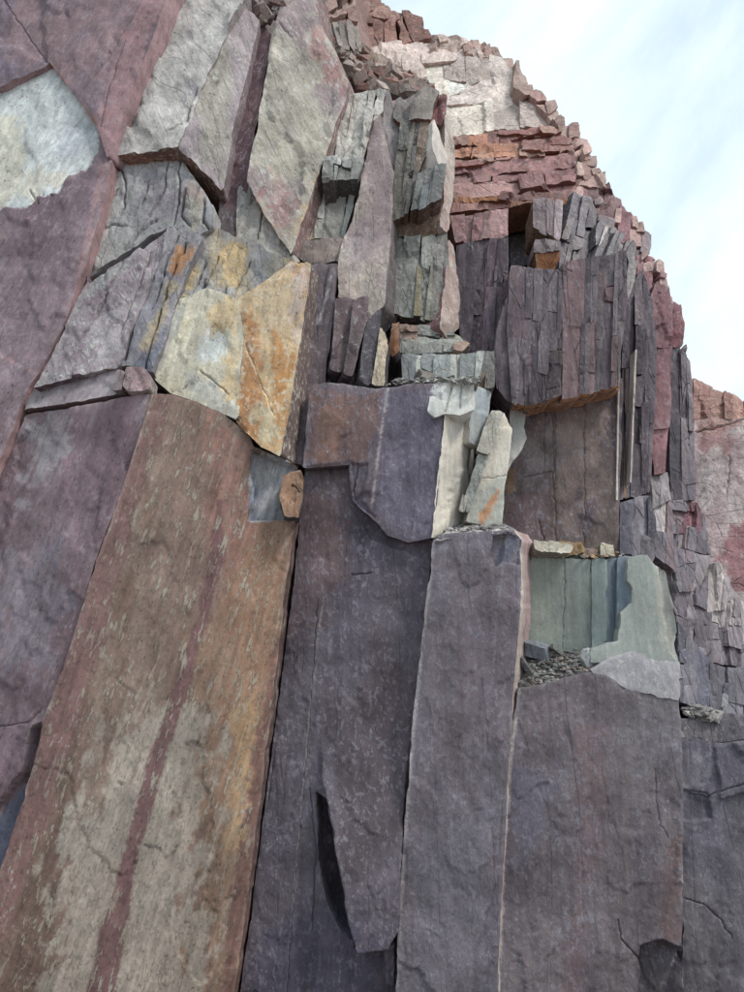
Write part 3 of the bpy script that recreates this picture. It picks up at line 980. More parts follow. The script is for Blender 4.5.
block('orange_face', [(239, 300), (262, 286), (291, 263), (309, 266), (305, 300), (295, 362), (289, 400), (280, 455), (262, 446), (249, 432), (238, 420), (239, 380), (243, 340)],
      ((238, 300, 12.7), (237, 420, 12.37), (306, 265, 13.1)), back=(0.25, 0.8, 0), tones=[(182, 160, 124), (170, 134, 88), (176, 150, 110)], side=[(104, 88, 86)], mat='stained', parent=t, flake=0.06, grow=2.0, bevel=0,
      paints=[('p', [(240, 310), (254, 320), (262, 400), (262, 444), (240, 424), (244, 350)], (160, 108, 58), 6, 0.8, 6), ('p', [(270, 330), (292, 340), (288, 400), (278, 448), (266, 400)], (172, 120, 56), 7, 0.8, 6),
              ('p', [(254, 290), (290, 264), (300, 290), (280, 330), (258, 330)], (184, 166, 136), 10, 0.7, 8), ('p', [(256, 400), (272, 410), (272, 446), (258, 440)], (178, 172, 144), 5, 0.7, 4),
              ('l', [(247, 352), (262, 382), (276, 420)], (212, 190, 150), 1.2, 0.8), ('p', [(290, 262), (309, 264), (305, 310), (294, 350), (292, 300)], (176, 160, 156), 5, 0.7, 5)],
      cracks=[([(246, 345), (262, 384), (274, 415)], 0.9, 0.03)])
block('cracked_top', [(191, 262), (205, 238), (214, 231), (245, 241), (268, 252), (292, 260), (262, 284), (239, 299), (205, 289), (181, 299), (172, 318)],
      ((190, 262, 13.25), (290, 258, 13.55), (180, 302, 12.95)), depth=0.8, tones=[(150, 148, 142), (176, 160, 122), (140, 142, 146), (160, 150, 130)], mat='broken', parent=t, flake=0.12, grow=2.5, bevel=0,
      cracks=[([(205, 262), (198, 284)], 1.8, 0.2), ([(203, 292), (206, 280)], 2.2, 0.2), ([(226, 288), (224, 296)], 2.4, 0.16), ([(218, 256), (205, 290)], 0.9, 0.08), ([(250, 262), (236, 290)], 1.0, 0.08)],
      paints=[('p', [(262, 250), (300, 262), (280, 284), (256, 276)], (112, 118, 124), 7, 0.7, 6), ('p', [(222, 245), (248, 248), (240, 290), (222, 282)], (182, 156, 104), 8, 0.7, 6), ('p', [(182, 290), (232, 290), (228, 302), (180, 304)], (150, 156, 162), 5, 0.7, 4)])

t = block('orange_stone', [(284, 476), (300, 470), (303, 478), (299, 518), (286, 515), (281, 498)], ((284, 476, 12.45), (300, 470, 12.5), (286, 515, 12.42)), back=(-0.05, 0.5, 0), tones=[(160, 124, 96), (150, 116, 92)],
          side=[(84, 84, 86)], mat='broken', s=2.2, cracks=[([(290, 484), (300, 492)], 0.9, 0.05)])
tag(t, 'orange block in the blue scar on the right edge of the brown pillar', 'stone')

# ------------------------------------------------------------------ centre: dark purple slate columns
t = thing('slate_column', 'broad dark purple slate column with hanging flake at its foot, centre', 'rock pillar', (310, 1060, 13.2))
block('main_face', [(306, 464), (352, 458), (400, 470), (434, 520), (430, 560), (424, 620), (413, 720), (406, 800), (402, 880), (394, 1060), (232, 1060), (254, 900), (274, 745), (294, 590)],
      ((303, 464, 13.15), (430, 560, 13.1), (300, 1000, 13.1)), depth=1.6, tones=DARK, mat='slate', parent=t, flake=0.075, und=0.05, s=2.2,
      steps=[([(322, 600), (318, 690), (322, 780), (331, 812), (338, 852), (347, 902), (357, 944), (372, 942), (388, 938), (399, 922), (404, 800), (414, 690), (424, 600), (400, 570), (360, 575)],
              lambda q: 0.5 * sstep(730, 900, q[:, 1])),
             ([(384, 945), (396, 938), (393, 984), (386, 980)], 0.2),
             ([(317, 792), (326, 800), (333, 838), (341, 880), (350, 925), (356, 946), (340, 928), (326, 900), (319, 860)], -0.7),
             ([(328, 470), (345, 500), (372, 540), (430, 560), (434, 480), (400, 462), (340, 458)], -0.05)],
      cracks=[([(318, 600), (308, 740), (296, 880), (286, 1000)], 0.8, 0.04), ([(276, 740), (268, 800)], 0.9, 0.03), ([(352, 575), (372, 572)], 1.4, 0.06), ([(310, 790), (316, 850), (312, 930)], 1.0, 0.05)],
      paints=[('p', [(300, 466), (350, 460), (345, 560), (318, 620), (285, 640)], (98, 82, 86), 12, 0.75, 9), ('p', [(322, 500), (345, 520), (340, 580), (318, 580)], (104, 86, 88), 8, 0.6, 5),
              ('l', [(325, 590), (317, 640), (308, 740), (296, 880), (284, 1020)], (150, 146, 146), 0.9, 0.65),
              ('p', [(228, 1060), (240, 960), (330, 900), (395, 960), (394, 1060)], (78, 78, 98), 26, 0.6, 14)])
block('capping_block', [(311, 387), (325, 383), (350, 386), (375, 389), (410, 385), (438, 384), (446, 398), (441, 450), (436, 500), (431, 537), (408, 541), (388, 534), (371, 516), (353, 500), (350, 463), (304, 467)],
      ((311, 387, 12.95), (431, 537, 12.95), (304, 467, 12.97)), back=(0.1, 0.9, 0), tones=[(96, 84, 90), (104, 94, 102), (98, 92, 108)], mat='slate', parent=t, flake=0.03, und=0.02, s=2.2, side=[(92, 84, 90)],
      steps=[([(304, 467), (352, 461), (356, 500), (340, 480)], -0.02), ([(352, 462), (368, 464), (362, 500), (376, 518), (354, 502)], -0.07)],
      cracks=[([(358, 464), (352, 498)], 1.0, 0.09)],
      paints=[('p', [(312, 390), (382, 392), (370, 462), (306, 466)], (112, 88, 84), 7, 0.85, 5), ('p', [(318, 405), (345, 400), (335, 455), (318, 460)], (128, 96, 80), 7, 0.6, 6),
              ('p', [(384, 388), (445, 390), (432, 535), (374, 510)], (98, 94, 112), 6, 0.7, 4), ('l', [(388, 388), (380, 440), (372, 505)], (176, 166, 166), 1.0, 0.8),
              ('p', [(432, 384), (447, 388), (446, 414), (432, 410)], (188, 194, 192), 2, 0.9, 2)])
block('rib', [(311, 266), (337, 263), (330, 330), (324, 383), (311, 386), (307, 430), (304, 465), (281, 457), (289, 400), (297, 362), (306, 300)],
      ((311, 266, 13.5), (336, 262, 13.5), (290, 450, 13.15)), depth=1.0, tones=[(86, 76, 82), (98, 88, 94), (90, 84, 92)], mat='slate', parent=t, flake=0.05,
      cracks=[([(328, 268), (322, 300), (316, 330)], 1.2, 0.05)], paints=[('l', [(334, 268), (326, 296), (318, 322)], (190, 190, 196), 1.3, 0.7), ('p', [(298, 362), (330, 340), (322, 384), (292, 420)], (104, 88, 90), 8, 0.5, 6)])

t = thing('slate_column', 'smooth grey purple slate column with rubble on its flat top, centre', 'rock pillar', (450, 1060, 12.9))
block('main_face', [(434, 541), (446, 535), (470, 534), (496, 532), (514, 530), (521, 540), (520, 600), (514, 670), (509, 750), (503, 850), (500, 910), (495, 1060), (393, 1060), (401, 900), (406, 820), (414, 720), (425, 620)],
      ((434, 541, 12.86), (521, 540, 12.9), (400, 1000, 12.75)), back=(519, 545, 533, 549, 0.9), tones=[(88, 83, 94), (99, 94, 105), (106, 99, 108), (94, 89, 101)], side=[(176, 164, 156), (166, 142, 142), (182, 174, 164)], mat='slate', parent=t,
      flake=0.03, und=0.04, s=2.2, steps=[([(493, 536), (506, 534), (502, 562), (496, 566), (491, 556)], -0.10), ([(506, 532), (521, 538), (518, 565), (504, 562)], -0.03)],
      paints=[('p', [(434, 541), (520, 535), (518, 548), (434, 552)], (126, 126, 132), 5, 0.5, 4), ('p', [(430, 820), (500, 800), (496, 1000), (400, 1000)], (108, 108, 120), 24, 0.5, 12), ('p', [(470, 590), (512, 600), (505, 740), (470, 720)], (112, 98, 108), 18, 0.5, 10),
              ('p', [(496, 545), (518, 540), (514, 568), (498, 564)], (82, 92, 112), 4, 0.6, 3), ('l', [(503, 566), (496, 620), (492, 700)], (132, 130, 138), 0.8, 0.6), ('l', [(433, 545), (425, 620), (414, 720), (406, 820), (401, 900), (394, 1040)], (160, 158, 160), 1.6, 0.75)])  # last pale line paints the light caught by the left bevel
PL_CT = plane3((440, 536, 13.0), (515, 531, 13.02), (470, 519, 13.9))
block('ledge', [(436, 540), (447, 529), (462, 521), (500, 523), (516, 530), (512, 534), (470, 536)], PL_CT, grow=0, back=(0, 0.35, -0.4), tones=[(130, 130, 132), (118, 116, 122)], mat='broken', parent=t, flake=0.0)
r = rubble('ledge_rubble', [(438, 538), (447, 528), (462, 520), (498, 524), (514, 530), (510, 534), (470, 535)], PL_CT, 260, (0.04, 0.17), [(172, 172, 172), (150, 150, 152), (120, 118, 124), (190, 188, 184)], 7)
tag(r, 'pale slate chips heaped on top of the central grey column', 'rubble')

t = thing('slate_wall', 'wide flat grey purple slate wall with a broken lower right corner', 'rock wall', (590, 1060, 13.0))
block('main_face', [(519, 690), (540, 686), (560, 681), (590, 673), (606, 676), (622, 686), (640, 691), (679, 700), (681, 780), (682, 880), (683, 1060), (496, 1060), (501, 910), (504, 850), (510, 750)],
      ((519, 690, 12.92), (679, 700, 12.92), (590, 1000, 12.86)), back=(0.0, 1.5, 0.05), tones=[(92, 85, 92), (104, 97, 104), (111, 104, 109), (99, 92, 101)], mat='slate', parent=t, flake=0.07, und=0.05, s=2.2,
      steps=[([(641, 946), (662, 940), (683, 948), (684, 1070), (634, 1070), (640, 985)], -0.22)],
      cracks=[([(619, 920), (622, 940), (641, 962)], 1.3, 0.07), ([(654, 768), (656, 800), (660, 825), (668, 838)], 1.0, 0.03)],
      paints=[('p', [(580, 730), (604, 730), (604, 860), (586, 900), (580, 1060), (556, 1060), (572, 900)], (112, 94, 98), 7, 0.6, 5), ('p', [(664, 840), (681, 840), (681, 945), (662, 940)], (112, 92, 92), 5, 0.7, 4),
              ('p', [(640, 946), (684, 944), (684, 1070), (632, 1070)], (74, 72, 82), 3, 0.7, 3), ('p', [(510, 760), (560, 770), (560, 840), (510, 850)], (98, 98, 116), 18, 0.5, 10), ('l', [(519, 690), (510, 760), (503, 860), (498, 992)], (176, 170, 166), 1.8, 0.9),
              ('p', [(600, 690), (680, 700), (680, 760), (640, 770)], (116, 114, 122), 16, 0.5, 10), ('p', [(519, 690), (590, 674), (590, 720), (516, 740)], (114, 102, 108), 12, 0.5, 8)])
block('white_scar', [(592, 671), (610, 660), (632, 652), (658, 660), (678, 664), (679, 699), (640, 690), (622, 684), (606, 675)], ((592, 671, 12.96), (679, 699, 12.9), (640, 655, 13.12)), rag=2.0, chip=4.0, grow=2, depth=0.8, tones=[(142, 141, 147), (132, 132, 139), (152, 152, 156)], mat='pale', parent=t, flake=0.03)
block('pale_green_face', [(629, 558), (646, 556), (663, 571), (668, 592), (672, 608), (677, 640), (679, 666), (658, 662), (632, 655), (592, 662), (592, 650), (619, 641), (620, 612), (633, 603), (634, 588), (628, 580)],
      ((629, 558, 13.2), (677, 640, 13.15), (592, 655, 13.12)), depth=0.9, tones=[(130, 139, 136), (142, 150, 146), (134, 142, 139)], mat='green', parent=t, flake=0.03, rag=1.5, chip=2.5,
      steps=[([(658, 568), (664, 571), (678, 640), (680, 666), (670, 650), (662, 610)], -0.06)], paints=[('p', [(656, 566), (680, 600), (680, 668), (664, 655), (655, 610)], (168, 168, 160), 6, 0.6, 4)])
block('green_panel', [(532, 556), (556, 559), (590, 560), (592, 655), (560, 649), (526, 643)], ((532, 556, 13.5), (592, 560, 13.38), (526, 643, 13.55)), depth=0.8, tones=[(120, 129, 125), (131, 140, 136), (128, 134, 127)], mat='green', parent=t, flake=0.015,
      cracks=[([(565, 560), (564, 600), (562, 648)], 0.6, 0.02)], paints=[('p', [(532, 556), (560, 559), (555, 640), (526, 640)], (134, 142, 128), 12, 0.5, 6)])
block('green_panel', [(593, 559), (606, 560), (606, 640), (602, 648), (593, 654)], ((593, 559, 13.37), (606, 560, 13.35), (593, 654, 13.33)), depth=0.6, tones=[(112, 126, 127), (120, 134, 132)], mat='green', parent=t, flake=0.01)
block('blue_panel', [(607, 560), (618, 558), (617, 640), (607, 644)], ((607, 560, 13.38), (618, 558, 13.46), (607, 640, 13.36)), depth=0.6, tones=[(92, 106, 120), (104, 118, 128)], mat='green', parent=t, flake=0.02)
block('blue_panel', [(619, 558), (630, 556), (629, 580), (635, 590), (633, 606), (620, 614), (618, 640)], ((619, 558, 13.32), (630, 556, 13.3), (619, 640, 13.27)), depth=0.6, tones=[(104, 120, 134), (116, 130, 140), (134, 146, 148)], mat='green', parent=t, flake=0.03)
PL_DT = plane3((519, 692, 13.04), (600, 672, 13.06), (550, 640, 13.74))
block('rubble_ledge', [(519, 692), (521, 660), (526, 638), (560, 643), (595, 652), (602, 662), (592, 675), (560, 683)], PL_DT, grow=0, back=(0, 0.3, -0.5), tones=[(120, 122, 120), (106, 106, 108)], mat='broken', parent=t, flake=0.03)
r = rubble('ledge_rubble', [(519, 690), (522, 660), (526, 642), (560, 646), (592, 654), (600, 663), (590, 673), (560, 681)], PL_DT, 520, (0.035, 0.15), [(128, 130, 126), (150, 152, 148), (108, 106, 108), (136, 122, 116)], 11)
tag(r, 'grey shale chips filling the pocket below the green panels', 'rubble')
for k, (x, y, Y, sz, fl, rt, lab) in enumerate([
        (588, 661, 13.25, 0.34, (0.75, 0.5, 1.0), (10, -12, 20), 'pale grey pointed stone standing in the rubble below the green panels'),
        (536, 651, 13.45, 0.50, (1.0, 0.6, 0.5), (20, 12, 10), 'blue grey boulder at the left end of the rubble pocket'),
        (527, 668, 13.25, 0.40, (1.3, 0.5, 0.22), (30, 55, 10), 'dark slab tilted against the pink side wall of the rubble pocket'),
        (556, 651, 13.5, 0.32, (1.3, 0.6, 0.2), (10, 30, 30), 'thin slanting slate flake on the rubble under the green panel')]):
    tag(stone('loose_stone', x, y, Y, sz, [(150, 156, 158), (116, 124, 134), (96, 98, 102), (120, 126, 122)][k:k + 1], 40 + k, flat=fl, rot=rt), lab, 'stone')

for k, (pl_, lab, tn) in enumerate([
        ([(534, 541), (560, 544), (572, 547), (570, 553), (548, 551), (536, 549)], 'flat cream stone capping the left end of the green panels', (188, 182, 166)),
        ([(560, 541), (580, 543), (584, 552), (566, 553)], 'orange flat stone lying on top of the green panels', (182, 146, 98)),
        ([(584, 548), (596, 550), (595, 557), (583, 557)], 'thin brown stone lying on the green panels next to the orange one', (140, 118, 108)),
        ([(601, 544), (613, 545), (612, 557), (600, 556)], 'square cream stone at the right end of the ledge above the green panels', (190, 184, 162)),
        ([(570, 556), (592, 556), (594, 567), (590, 569), (572, 567)], 'pale green block hanging at the top of the green panels', (142, 158, 154))]):
    y0 = pl_[0][1]
    o = block('ledge_stone', pl_, ((pl_[0][0], y0, 13.5), (pl_[1][0], pl_[1][1], 13.5), (pl_[2][0], pl_[2][1], 13.45)), depth=0.7, tones=[tn, tuple(v * 0.88 for v in tn)], side=[tuple(v * 0.7 for v in tn)], mat='broken', s=2.2, flake=0.02, rag=0.9)
    tag(o, lab, 'stone')

# ------------------------------------------------------------------ pale inner face and leaning stones beside the central column
t = thing('pale_rock_face', 'tall cream side face beside the dark centre block', 'rock face', (450, 540, 13.2))
block('cream_side', [(446, 412), (471, 407), (468, 440), (466, 480), (463, 521), (447, 528), (433, 538), (437, 500), (442, 450)], ((447, 400, 12.95), (433, 535, 12.9), (475, 400, 13.9)), back=(0.2, 0.8, 0), tones=[(186, 180, 164), (194, 190, 178), (176, 172, 160)], side=[(140, 140, 138)], mat='pale', parent=t, flake=0.03,
      paints=[('p', [(460, 410), (472, 408), (464, 520), (452, 520)], (160, 160, 158), 6, 0.5, 4)])
block('broken_cap', [(431, 386), (448, 383), (473, 380), (474, 408), (460, 414), (446, 412), (436, 416), (429, 410)], ((431, 386, 12.98), (473, 384, 13.1), (446, 414, 12.86)), depth=0.9, tones=[(178, 184, 180), (190, 194, 190), (160, 168, 166)], mat='pale', parent=t, flake=0.08,
      cracks=[([(452, 388), (446, 410)], 1.8, 0.12), ([(462, 384), (460, 408)], 1.0, 0.08)])
block('slab', [(472, 397), (480, 387), (491, 392), (488, 425), (480, 446), (470, 442)], ((472, 397, 13.5), (491, 392, 13.9), (470, 442, 13.5)), depth=0.8, tones=[(172, 172, 164), (160, 162, 158), (146, 158, 166)], mat='pale', parent=t, flake=0.03)
t = thing('leaning_stone', 'long pale stone leaning upright in the dark gap beside the cream face', 'stone slab', (485, 524, 13.5))
block('pale_face', [(504, 412), (511, 430), (507, 470), (505, 480), (500, 526), (467, 521), (474, 492), (484, 470), (490, 450), (497, 428)], ((504, 412, 13.75), (500, 524, 13.4), (470, 518, 13.35)), back=(-0.05, 0.5, 0), tones=[(190, 184, 168), (178, 176, 166)], side=[(160, 160, 154)], mat='pale', parent=t, flake=0.03, s=2.2,
      paints=[('p', [(474, 490), (505, 478), (500, 526), (466, 522)], (156, 162, 154), 4, 0.8, 3), ('p', [(492, 496), (498, 492), (486, 515), (480, 520)], (180, 124, 80), 3, 0.85, 3)], cracks=[([(480, 478), (505, 476)], 0.9, 0.05)])
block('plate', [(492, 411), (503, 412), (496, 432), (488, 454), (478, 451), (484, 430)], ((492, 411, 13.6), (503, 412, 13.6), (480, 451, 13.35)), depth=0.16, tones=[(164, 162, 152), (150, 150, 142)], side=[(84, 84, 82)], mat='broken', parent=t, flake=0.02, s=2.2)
block('plate', [(478, 455), (488, 457), (482, 474), (474, 494), (468, 512), (463, 505), (472, 480)], ((478, 455, 13.38), (488, 457, 13.38), (468, 510, 13.25)), depth=0.2, tones=[(140, 146, 142), (128, 136, 134), (150, 138, 116)], side=[(90, 94, 94)], mat='broken', parent=t, flake=0.02, s=2.2)
t = block('stone_flake', [(511, 402), (516, 396), (523, 394), (526, 410), (523, 428), (526, 438), (520, 450), (511, 462), (508, 470), (511, 430)], ((511, 402, 14.5), (526, 410, 14.45), (511, 462, 14.3)), depth=0.18, tones=[(150, 152, 150), (132, 132, 134)], side=[(170, 168, 162)], mat='pale', s=2.2, rag=1.2)
tag(t, 'thin pale grey flake standing against the brown wall behind the leaning stone', 'stone slab')
tag(stone('stone_chip', 463, 505, 13.25, 0.22, [(178, 176, 168)], 77, flat=(0.45, 0.4, 1.5), rot=(5, 14, 10)), 'small upright pale chip in the dark gap by the leaning stone', 'stone')

r = rubble('ledge_rubble', [(532, 556), (600, 558), (628, 556), (612, 552), (570, 550), (536, 550)], plane3((532, 557, 13.42), (620, 557, 13.36), (570, 549, 13.9)), 150, (0.04, 0.16), [(170, 166, 152), (150, 152, 148), (176, 148, 112)], 36)
tag(r, 'cream and grey chips along the ledge above the green panels', 'rubble')

# upright slate splinters in the niche, upper centre
for k, (pts, Y, tn, lab) in enumerate([
        ([(336, 300), (345, 298), (354, 301), (351, 325), (346, 350), (341, 371), (331, 369), (335, 335)], 13.25, [(112, 96, 100), (96, 82, 86)], 'pinkish slate splinter standing leftmost in the niche above the dark column'),
        ([(354, 304), (361, 299), (368, 299), (366, 318), (358, 350), (352, 375), (344, 373), (351, 335)], 13.15, [(100, 86, 90), (86, 74, 78)], 'dark topped slate splinter, second from the left in the niche'),
        ([(367, 322), (374, 314), (380, 309), (379, 336), (375, 360), (369, 384), (361, 378), (363, 350)], 13.1, [(92, 88, 96), (84, 80, 88)], 'dark grey slate splinter, third from the left in the niche'),
        ([(380, 328), (386, 332), (389, 340), (384, 362), (384, 384), (373, 384), (377, 356)], 13.05, [(184, 170, 146), (170, 160, 146)], 'cream slate splinter standing rightmost in the niche'),
        ([(389, 345), (393, 330), (398, 322), (399, 350), (393, 356)], 13.5, [(160, 110, 70), (140, 128, 120)], 'orange brown chip above the cream splinter in the niche'),
        ([(386, 362), (400, 358), (402, 384), (386, 386)], 13.4, [(118, 126, 130), (108, 114, 118)], 'blue grey block right of the cream splinter in the niche')]):
    o = block('slate_splinter', pts, ((pts[0][0], pts[0][1], Y + 0.15), (pts[2][0], pts[2][1], Y + 0.2), (pts[-2][0], pts[-2][1], Y - 0.1)), back=(-0.12 if k < 3 else 0.05, 0.45, 0), tones=tn, side=[(84, 78, 84)], mat='broken', s=2.2, flake=0.03, rag=0.7)
    tag(o, lab, 'stone slab', 'upright splinters in the niche')

# ------------------------------------------------------------------ middle column of broken pale rock
t = thing('broken_column', 'stepped column of broken pale grey blocks right of the leaning slab', 'rock pillar', (340, 262, 14.6))
fracture('rock_block', [(346, 97), (362, 92), (386, 88), (384, 112), (372, 124), (362, 160), (322, 158), (332, 136)], ((346, 97, 15.3), (386, 88, 15.3), (330, 155, 14.7)), t, axis=98, cw=(8, 15), rh=(24, 60), djit=0.10, chip=1.6, rag=1.0, tones=[(150, 148, 144), (150, 150, 146), (168, 166, 160), (156, 148, 142)], side=[(110, 92, 82)], seed=3)
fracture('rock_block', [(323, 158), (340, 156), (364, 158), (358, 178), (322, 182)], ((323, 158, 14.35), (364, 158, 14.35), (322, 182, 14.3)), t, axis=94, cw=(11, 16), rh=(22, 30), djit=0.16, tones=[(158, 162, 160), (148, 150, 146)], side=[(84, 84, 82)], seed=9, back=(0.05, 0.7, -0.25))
fracture('rock_block', [(319, 182), (360, 178), (352, 214), (344, 238), (302, 238)], ((319, 182, 14.75), (360, 178, 14.75), (302, 238, 14.4)), t, axis=100, cw=(8, 18), rh=(26, 70), djit=0.08, chip=1.6, rag=1.0, tones=[(142, 144, 138), (142, 146, 142), (164, 164, 158), (150, 140, 118)], seed=5)
block('brown_ledge', [(302, 241), (322, 239), (343, 238), (341, 258), (325, 262), (306, 264), (298, 256)], ((302, 241, 14.1), (343, 238, 14.1), (306, 264, 14.05)), back=(0, 0.9, -0.15), tones=[(136, 124, 118), (118, 106, 102), (150, 142, 138)], side=[(96, 76, 70)], mat='broken', parent=t, flake=0.07)
t = thing('pink_grey_pillar', 'tapering pinkish grey pillar with a sharp right edge, upper centre', 'rock pillar', (360, 310, 14.2))
block('main_face', [(378, 113), (385, 140), (393, 172), (391, 210), (390, 240), (386, 270), (383, 306), (368, 322), (352, 302), (338, 298), (339, 262), (344, 240), (353, 222), (362, 182), (370, 140)], ((378, 113, 15.0), (383, 305, 13.9), (342, 290, 13.8)), back=(0.3, 0.9, 0.1), tones=[(136, 122, 124), (152, 140, 138), (160, 152, 144), (144, 128, 128)], side=[(112, 104, 104), (96, 88, 90)], facet=0.07, mat='broken', parent=t, flake=0.05,
      paints=[('p', [(352, 230), (372, 190), (372, 250), (350, 270)], (142, 128, 138), 8, 0.6, 6), ('p', [(338, 262), (352, 270), (360, 310), (338, 300)], (176, 160, 154), 6, 0.6, 4)])
block('side_face', [(380, 92), (388, 90), (399, 128), (397, 152), (394, 170), (386, 138), (379, 112)], ((380, 92, 15.3), (399, 128, 15.2), (390, 165, 14.9)), depth=0.7, tones=[(124, 118, 122), (138, 132, 134)], mat='broken', parent=t, flake=0.04)

t = thing('jointed_block', 'cluster of grey upright joints with a brown underside, upper centre', 'rock block', (418, 232, 15.0))
fracture('rock_block', [(401, 122), (416, 119), (432, 119), (436, 140), (424, 158), (416, 176), (408, 216), (391, 218), (394, 180), (397, 160)], ((401, 122, 15.0), (432, 119, 15.0), (391, 218, 14.5)), t, axis=96, cw=(7, 12), rh=(40, 90), djit=0.07, gap=0.8, tones=[(104, 106, 102), (112, 108, 100), (98, 96, 94), (120, 104, 92)], side=[(96, 76, 62)], seed=12, back=(0, 0.8, -0.1))
fracture('rock_block', [(418, 172), (430, 166), (445, 164), (441, 198), (424, 208), (410, 212)], ((418, 172, 14.45), (445, 164, 14.45), (410, 212, 14.3)), t, axis=98, cw=(9, 13), rh=(40, 60), djit=0.1, tones=[(108, 116, 120), (120, 124, 124), (140, 128, 106)], side=[(88, 66, 54)], seed=14, back=(0, 0.9, -0.1))
block('brown_underside', [(391, 219), (408, 214), (441, 202), (440, 226), (432, 238), (410, 236), (390, 236)], ((391, 219, 14.75), (441, 202, 14.75), (410, 236, 14.85)), depth=0.6, tones=[(92, 74, 62), (104, 84, 70)], mat='broken', parent=t, flake=0.14, s=2.4)
block('pale_edge', [(433, 120), (446, 158), (446, 166), (441, 170), (434, 146)], ((433, 120, 14.9), (446, 160, 14.9), (436, 150, 14.7)), depth=0.5, tones=[(184, 178, 172), (170, 164, 160)], mat='pale', parent=t, s=2.4)
block('cap_block', [(412, 96), (424, 89), (438, 92), (432, 106), (431, 118), (410, 118)], ((412, 96, 15.1), (438, 92, 15.1), (410, 118, 14.9)), back=(0, 0.9, -0.15), tones=[(142, 134, 128), (130, 124, 120)], side=[(104, 70, 58)], mat='broken', parent=t)
block('cap_block', [(396, 98), (410, 92), (410, 116), (402, 121), (394, 116)], ((396, 98, 15.35), (410, 92, 15.35), (396, 116, 15.1)), back=(0, 0.9, -0.15), tones=[(128, 122, 122), (116, 112, 112)], side=[(118, 80, 64)], mat='broken', parent=t)
block('red_corner', [(432, 98), (446, 98), (445, 110), (440, 122), (432, 116)], ((432, 98, 15.3), (446, 98, 15.3), (440, 122, 15.1)), depth=0.6, tones=[(124, 78, 82)], mat='broken', parent=t)
block('pink_edge', [(445, 112), (452, 136), (453, 170), (451, 204), (447, 232), (441, 226), (442, 200), (447, 166), (446, 150)], ((445, 112, 15.3), (453, 170, 15.2), (443, 226, 14.8)), depth=0.8, tones=[(176, 160, 152), (162, 140, 134), (172, 158, 150)], mat='lichen', rag=1.2, chip=2.5, parent=t)

t = thing('green_grey_face', 'blue green jointed rock face with ochre stain, upper centre', 'rock face', (415, 325, 14.8))
fracture('rock_block', [(386, 238), (410, 238), (440, 236), (446, 232), (448, 262), (440, 322), (388, 314), (384, 300)], ((386, 238, 14.95), (446, 234, 14.95), (388, 314, 14.5)), t, axis=94, cw=(6, 13), rh=(50, 100), djit=0.05, gap=0.7,
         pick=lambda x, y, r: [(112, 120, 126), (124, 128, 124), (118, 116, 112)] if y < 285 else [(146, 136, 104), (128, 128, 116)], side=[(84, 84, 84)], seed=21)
block('pink_edge', [(449, 240), (456, 256), (458, 300), (458, 328), (447, 338), (440, 326), (445, 290)], ((449, 240, 14.9), (458, 300, 14.9), (444, 326, 14.4)), depth=0.8, tones=[(170, 152, 144), (160, 138, 132), (146, 114, 112)], side=[(128, 92, 92)], mat='lichen', rag=1.2, chip=2.5, parent=t)
t = thing('broken_ledge', 'crumbling grey green ledge on top of the dark centre block', 'rock ledge', (430, 384, 13.6))
fracture('rock_block', [(392, 322), (440, 326), (458, 336), (470, 344), (462, 352), (402, 352), (394, 344)], ((392, 322, 14.35), (458, 336, 14.35), (402, 352, 14.1)), t, axis=4, cw=(10, 16), rh=(20, 40), djit=0.12, tones=[(146, 150, 144), (134, 138, 134), (158, 158, 148), (152, 128, 116)], seed=22)
fracture('rock_block', [(402, 354), (462, 354), (484, 350), (478, 384), (440, 384), (404, 384)], ((402, 354, 13.7), (484, 350, 13.7), (404, 384, 13.4)), t, axis=92, cw=(9, 18), rh=(16, 34), djit=0.12, tones=[(130, 138, 138), (150, 156, 152), (120, 126, 130), (164, 168, 162)], seed=23)
fracture('rock_block', [(474, 352), (494, 350), (494, 386), (484, 390), (474, 384)], ((474, 352, 14.2), (494, 350, 14.2), (474, 384, 14.0)), t, axis=92, cw=(6, 9), rh=(10, 20), djit=0.15, tones=[(128, 112, 104), (108, 108, 108), (150, 140, 128)], seed=24, min_area=16)
tag(stone('loose_stone', 427, 378, 13.35, 0.42, [(128, 122, 116)], 61, flat=(1.1, 0.6, 0.4), rot=(0, 10, 10)), 'dark angular stone resting on the ledge over the centre block', 'stone')
r = rubble('ledge_rubble', [(380, 386), (440, 383), (480, 384), (480, 376), (400, 380)], plane3((380, 386, 12.95), (440, 383, 12.95), (440, 376, 13.4)), 160, (0.04, 0.16), [(150, 154, 150), (126, 128, 128), (170, 170, 164)], 31)
tag(r, 'grey chips scattered along the ledge over the dark centre block', 'rubble')

